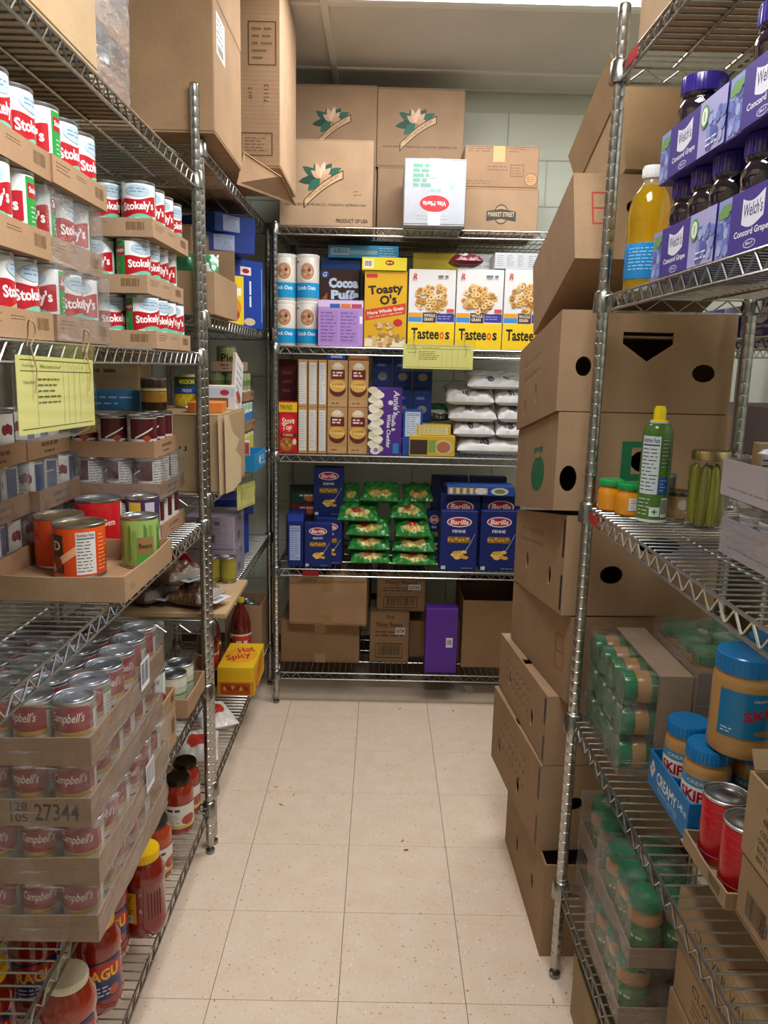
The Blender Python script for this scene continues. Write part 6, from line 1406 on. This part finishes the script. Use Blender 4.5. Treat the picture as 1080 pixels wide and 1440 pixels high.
put(can(.036, .112, '2c3f86', art_simple([(.3, .6, 'd8d8e0')]), 28, '9fa6b0'), 'meat_can', (.653, 1.0745, z + .004), 'blue-sided can behind the red can at the printed carton', 'can', rz=.3)
gj = jar([(.040, 0), (.044, .004), (.045, .02), (.045, .11), (.043, .125), (.040, .13)], TAN, (.042, .128, .155), '1f9a4c', (.0452, .022, .105, '3f8a34', lambda d, r, h: (d.ell(-.02, h * .35, .012, h * .12, 'e4c83c'), d.rect(-.05, .0, h * .6, h * .8, '2c6e2c'))), 28, mat='gloss')
put(gj, 'peanut_butter_jar', (.690, 1.110, z + .1165), 'green-labelled peanut butter jar standing on the blue-sided cans', 'jar', rz=-.4)
def clover(d, w, h):
    ink = '3c2c1c'; d.text('CLOVER VALLEY', 0, h * .80, w * .62, h * .14, ink, bold=0); d.text('48/5 OZ CHUNK LIGHT TUNA', 0, h * .62, w * .66, h * .09, ink, bold=0)
    for i, t_ in enumerate(('COUNTRY OF ORIGIN', 'CHINA', 'ROYAL FOODS', 'PIM 11972')): d.text(t_, -w * .36 + w * .02 * len(t_) * .5, h * (.46 - .11 * i), w * .018 * len(t_), h * .07, ink, bold=0)
def clover2(d, w, h):
    ink = '3c2c1c'; d.text('CLOVER VALLEY', 0, h * .68, w * .62, h * .18, ink, bold=0); d.para(-w * .3, w * .3, h * .2, h * .5, 3, '6a5034', .35); d.bars(w * .22, w * .44, h * .1, h * .5, None, ink, 16)
def rot_clover(d, w, h):
    ink = '3c2c1c'; d.text('CLOVER VALLEY', 0, h * .35, w * .55, h * .2, ink, rot=PI, bold=0); d.bars(-w * .42, -w * .2, h * .1, h * .6, None, ink, 16)
put(carton(.21, .30, .105, 'a8845a', {'left': rot_clover, 'front': marks()}, tape=None), 'tuna_carton', (.546 + .105, .877, z), 'tuna carton lying upside down beneath another at the red cans', 'carton', 'tuna cartons by the red cans')
put(open_carton(.21, .30, .125, 'b08d62', {'left': clover}, ((0, 1, 120),), fl=.03), 'tuna_carton', (.544 + .105, .877, z + .106), 'open tuna carton stacked beside the red cans', 'carton', 'tuna cartons by the red cans')
for i in range(2):
    for j in range(3): put(can(.042, .036, '4a5a54', None, 24, '6f7c78') if (i, j) == (0, 0) else _tn, 'tuna_can', (.602 + .09 * i, .82 + .09 * j - .03, z + .1835), 'flat tuna can inside the open tuna carton', 'can', 'tuna cans in the open carton') if (i, j) != (0, 0) else globals().__setitem__('_tn', can(.042, .036, '4a5a54', None, 24, '6f7c78')) or put(_tn, 'tuna_can', (.602, .79, z + .1835), 'flat tuna can inside the open tuna carton', 'can', 'tuna cans in the open carton')
put(carton(.17, .26, .072, 'a8845a', None, tape=None), 'folded_liner', (.649, .877, z + .1105), 'cardboard liner under the tuna cans in the open carton', 'liner')

# ---- bottom shelf
z = R1[4]
bt = tray(.152, .235, .040, 'a58a6e', None, film=.1275, seed=91)
for k in range(2):
    zz = z + k * .128; dx = (0, .012)[k]
    put(bt, 'jar_tray', (.474 + .076 + dx, 1.385, zz), 'film-wrapped tray of green-lidded jars on the bottom shelf, %s one' % ('lower', 'upper')[k], 'tray', 'bottom shelf jar trays')
    for i in range(2):
        for j in range(3):
            if k == 0 and i: continue
            put(pbj, 'peanut_butter_jar', (.550 + dx + (i - .5) * .071, 1.385 + (j - 1) * .071, zz + .004), 'green-lidded jar in the %s film tray on the bottom shelf' % ('lower', 'upper')[k], 'jar', 'bottom shelf jars', rz=-.6)
bt2 = tray(.10, .16, .05, '9c8166', None, film=.1275, seed=93)
for k in range(2):
    put(bt2, 'jar_tray', (.545, 1.592, z + k * .128), 'short film-wrapped jar tray beside the shelf post, %s one' % ('lower', 'upper')[k], 'tray', 'short jar trays by the post')
    for j in range(2): put(pbj, 'peanut_butter_jar', (.540, 1.592 + (j - .5) * .071, z + .004 + k * .128), 'green-lidded jar in the %s short tray beside the shelf post' % ('lower', 'upper')[k], 'jar', 'short tray jars', rz=-.6)
for k in range(3):
    put(carton(.19, .40, .105, 'ab875c', {'left': clover2, 'front': lambda d, w, h: d.para(-w * .3, w * .3, h * .3, h * .7, 2, '6a5034', .35)}, tape=None), 'tuna_carton', (.560 + .095 + .004 * (k % 2), 1.052 if k != 1 else 1.046, z + k * .1055), 'printed tuna carton on the bottom shelf, %s of three' % ('lowest', 'middle', 'top')[k], 'carton', 'tuna cartons on the bottom shelf')
put(open_carton(.22, .20, .105, 'a98a5e', None, ((-1, 0, 90), (0, 1, 80)), fl=.06), 'shipping_carton', (.585, 1.47, .0), 'small open carton on the floor under the shelf', 'carton')

# ================================================================== RIGHT FAR UNIT (seen between the posts)
z = R2[1]
for j in range(3): put(jt, 'jelly_tray', (1.00, 1.90 + .27 * j, z), 'purple jelly tray on the unit behind the produce cartons', 'tray', 'jelly trays behind the produce cartons')
for i in range(2):
    for j in range(3): put(jj, 'jelly_jar', (.96 + .0805 * i, 1.90 + (j - 1) * .0815, z + .004), 'dark jelly jar on the unit behind the produce cartons', 'jar', 'jelly jars behind the produce cartons', rz=-.6)
z = R2[2]
put(tray(.30, .4, .12, LV, None, mat='print'), 'cup_tray', (1.08, 2.0, z), 'pale tray behind the produce cartons under the jelly', 'tray')
z = R2[3]
put(carton(.36, .5, .34, '8a6a44', None), 'shipping_carton', (1.12, 2.05, z), 'brown carton on the shelf behind the produce cartons', 'carton')
def chip(u, v, t):
    if v > .86: return 'd8a82c'
    return ['b82c1c', '8a9a2c', 'd87a1c', '3a2c1c'][int(u * 5 + v * 7 + 2 * math.sin(u * 9)) % 4]
ch = Proto(); ch.part('bag', bagmesh(.20, .16, .07, chip, seed=101))
put(ch, 'snack_bag', (1.035, 1.93, z + .440), 'red and yellow snack bag leaning behind the shelf post', 'bag', rx=1.2, rz=-.15)
ch2 = Proto(); ch2.part('bag', bagmesh(.20, .16, .07, lambda u, v, t: 'c8c0b0' if .3 < v < .6 else ('a8282c' if v > .6 else '6a6248'), seed=103))
put(ch2, 'snack_bag', (1.235, 2.0, z + .440), 'red topped snack bag next to the red and yellow bag', 'bag', rx=1.2, rz=.1)
# ================================================================== FLOOR BITS
p = Proto(); p.part('body', MB().bbox(-.47, 1.0, 3.262, 3.79, .0, .005, 'c4ab90', 'card', .001)); put(p, 'floor_mat', (0, 0, 0), 'thin beige board lying on the floor under the back shelving', 'board')
p = Proto(); mb = MB().add([(-.02, -.012, .0), (.02, -.014, .0), (.024, .03, .012), (-.018, .032, .012), (-.02, -.012, .0008), (.02, -.014, .0008), (.024, .03, .0128), (-.018, .032, .0128)], [(3, 2, 1, 0), (4, 5, 6, 7), (0, 1, 5, 4), (1, 2, 6, 5), (2, 3, 7, 6), (3, 0, 4, 7)], 'b8ad90', 'matte'); p.part('body', mb)
o = GZ(660, 972, .005); put(p, 'paper_scrap', (o.x, o.y, .0052), 'small torn paper scrap on the board under the back shelving', 'paper', rz=.3)
crumb = [MB().bbox(-.007, .007, -.0022, .0022, 0, .004, c, 'matte', .001).mesh('crumb') for c in ('d8b040', 'c8923a', 'a8542c')]
for i, (u, v, k, l) in enumerate(((388, 1107, 0, 'beside the shelf post foot'), (413, 1118, 0, 'on a tile seam along the left shelving'), (395, 1132, 1, 'along the left shelving'), (562, 997, 0, 'in front of the back shelving'), (637, 1000, 1, 'near the paper scrap'), (571, 1196, 2, 'in the middle of the aisle'), (778, 1408, 1, 'beside the right post foot'), (536, 985, 1, 'at the edge of the board'), (566, 1183, 1, 'on a seam in the middle of the aisle'))):
    o = GZ(u, v, 0); c = link('food_crumb', crumb[k], None, (o.x, o.y, 0), (0, 0, i * 1.3)); tag(c, 'tiny yellow-brown food crumb on the floor ' + l, 'crumb', 'food crumbs on the floor')
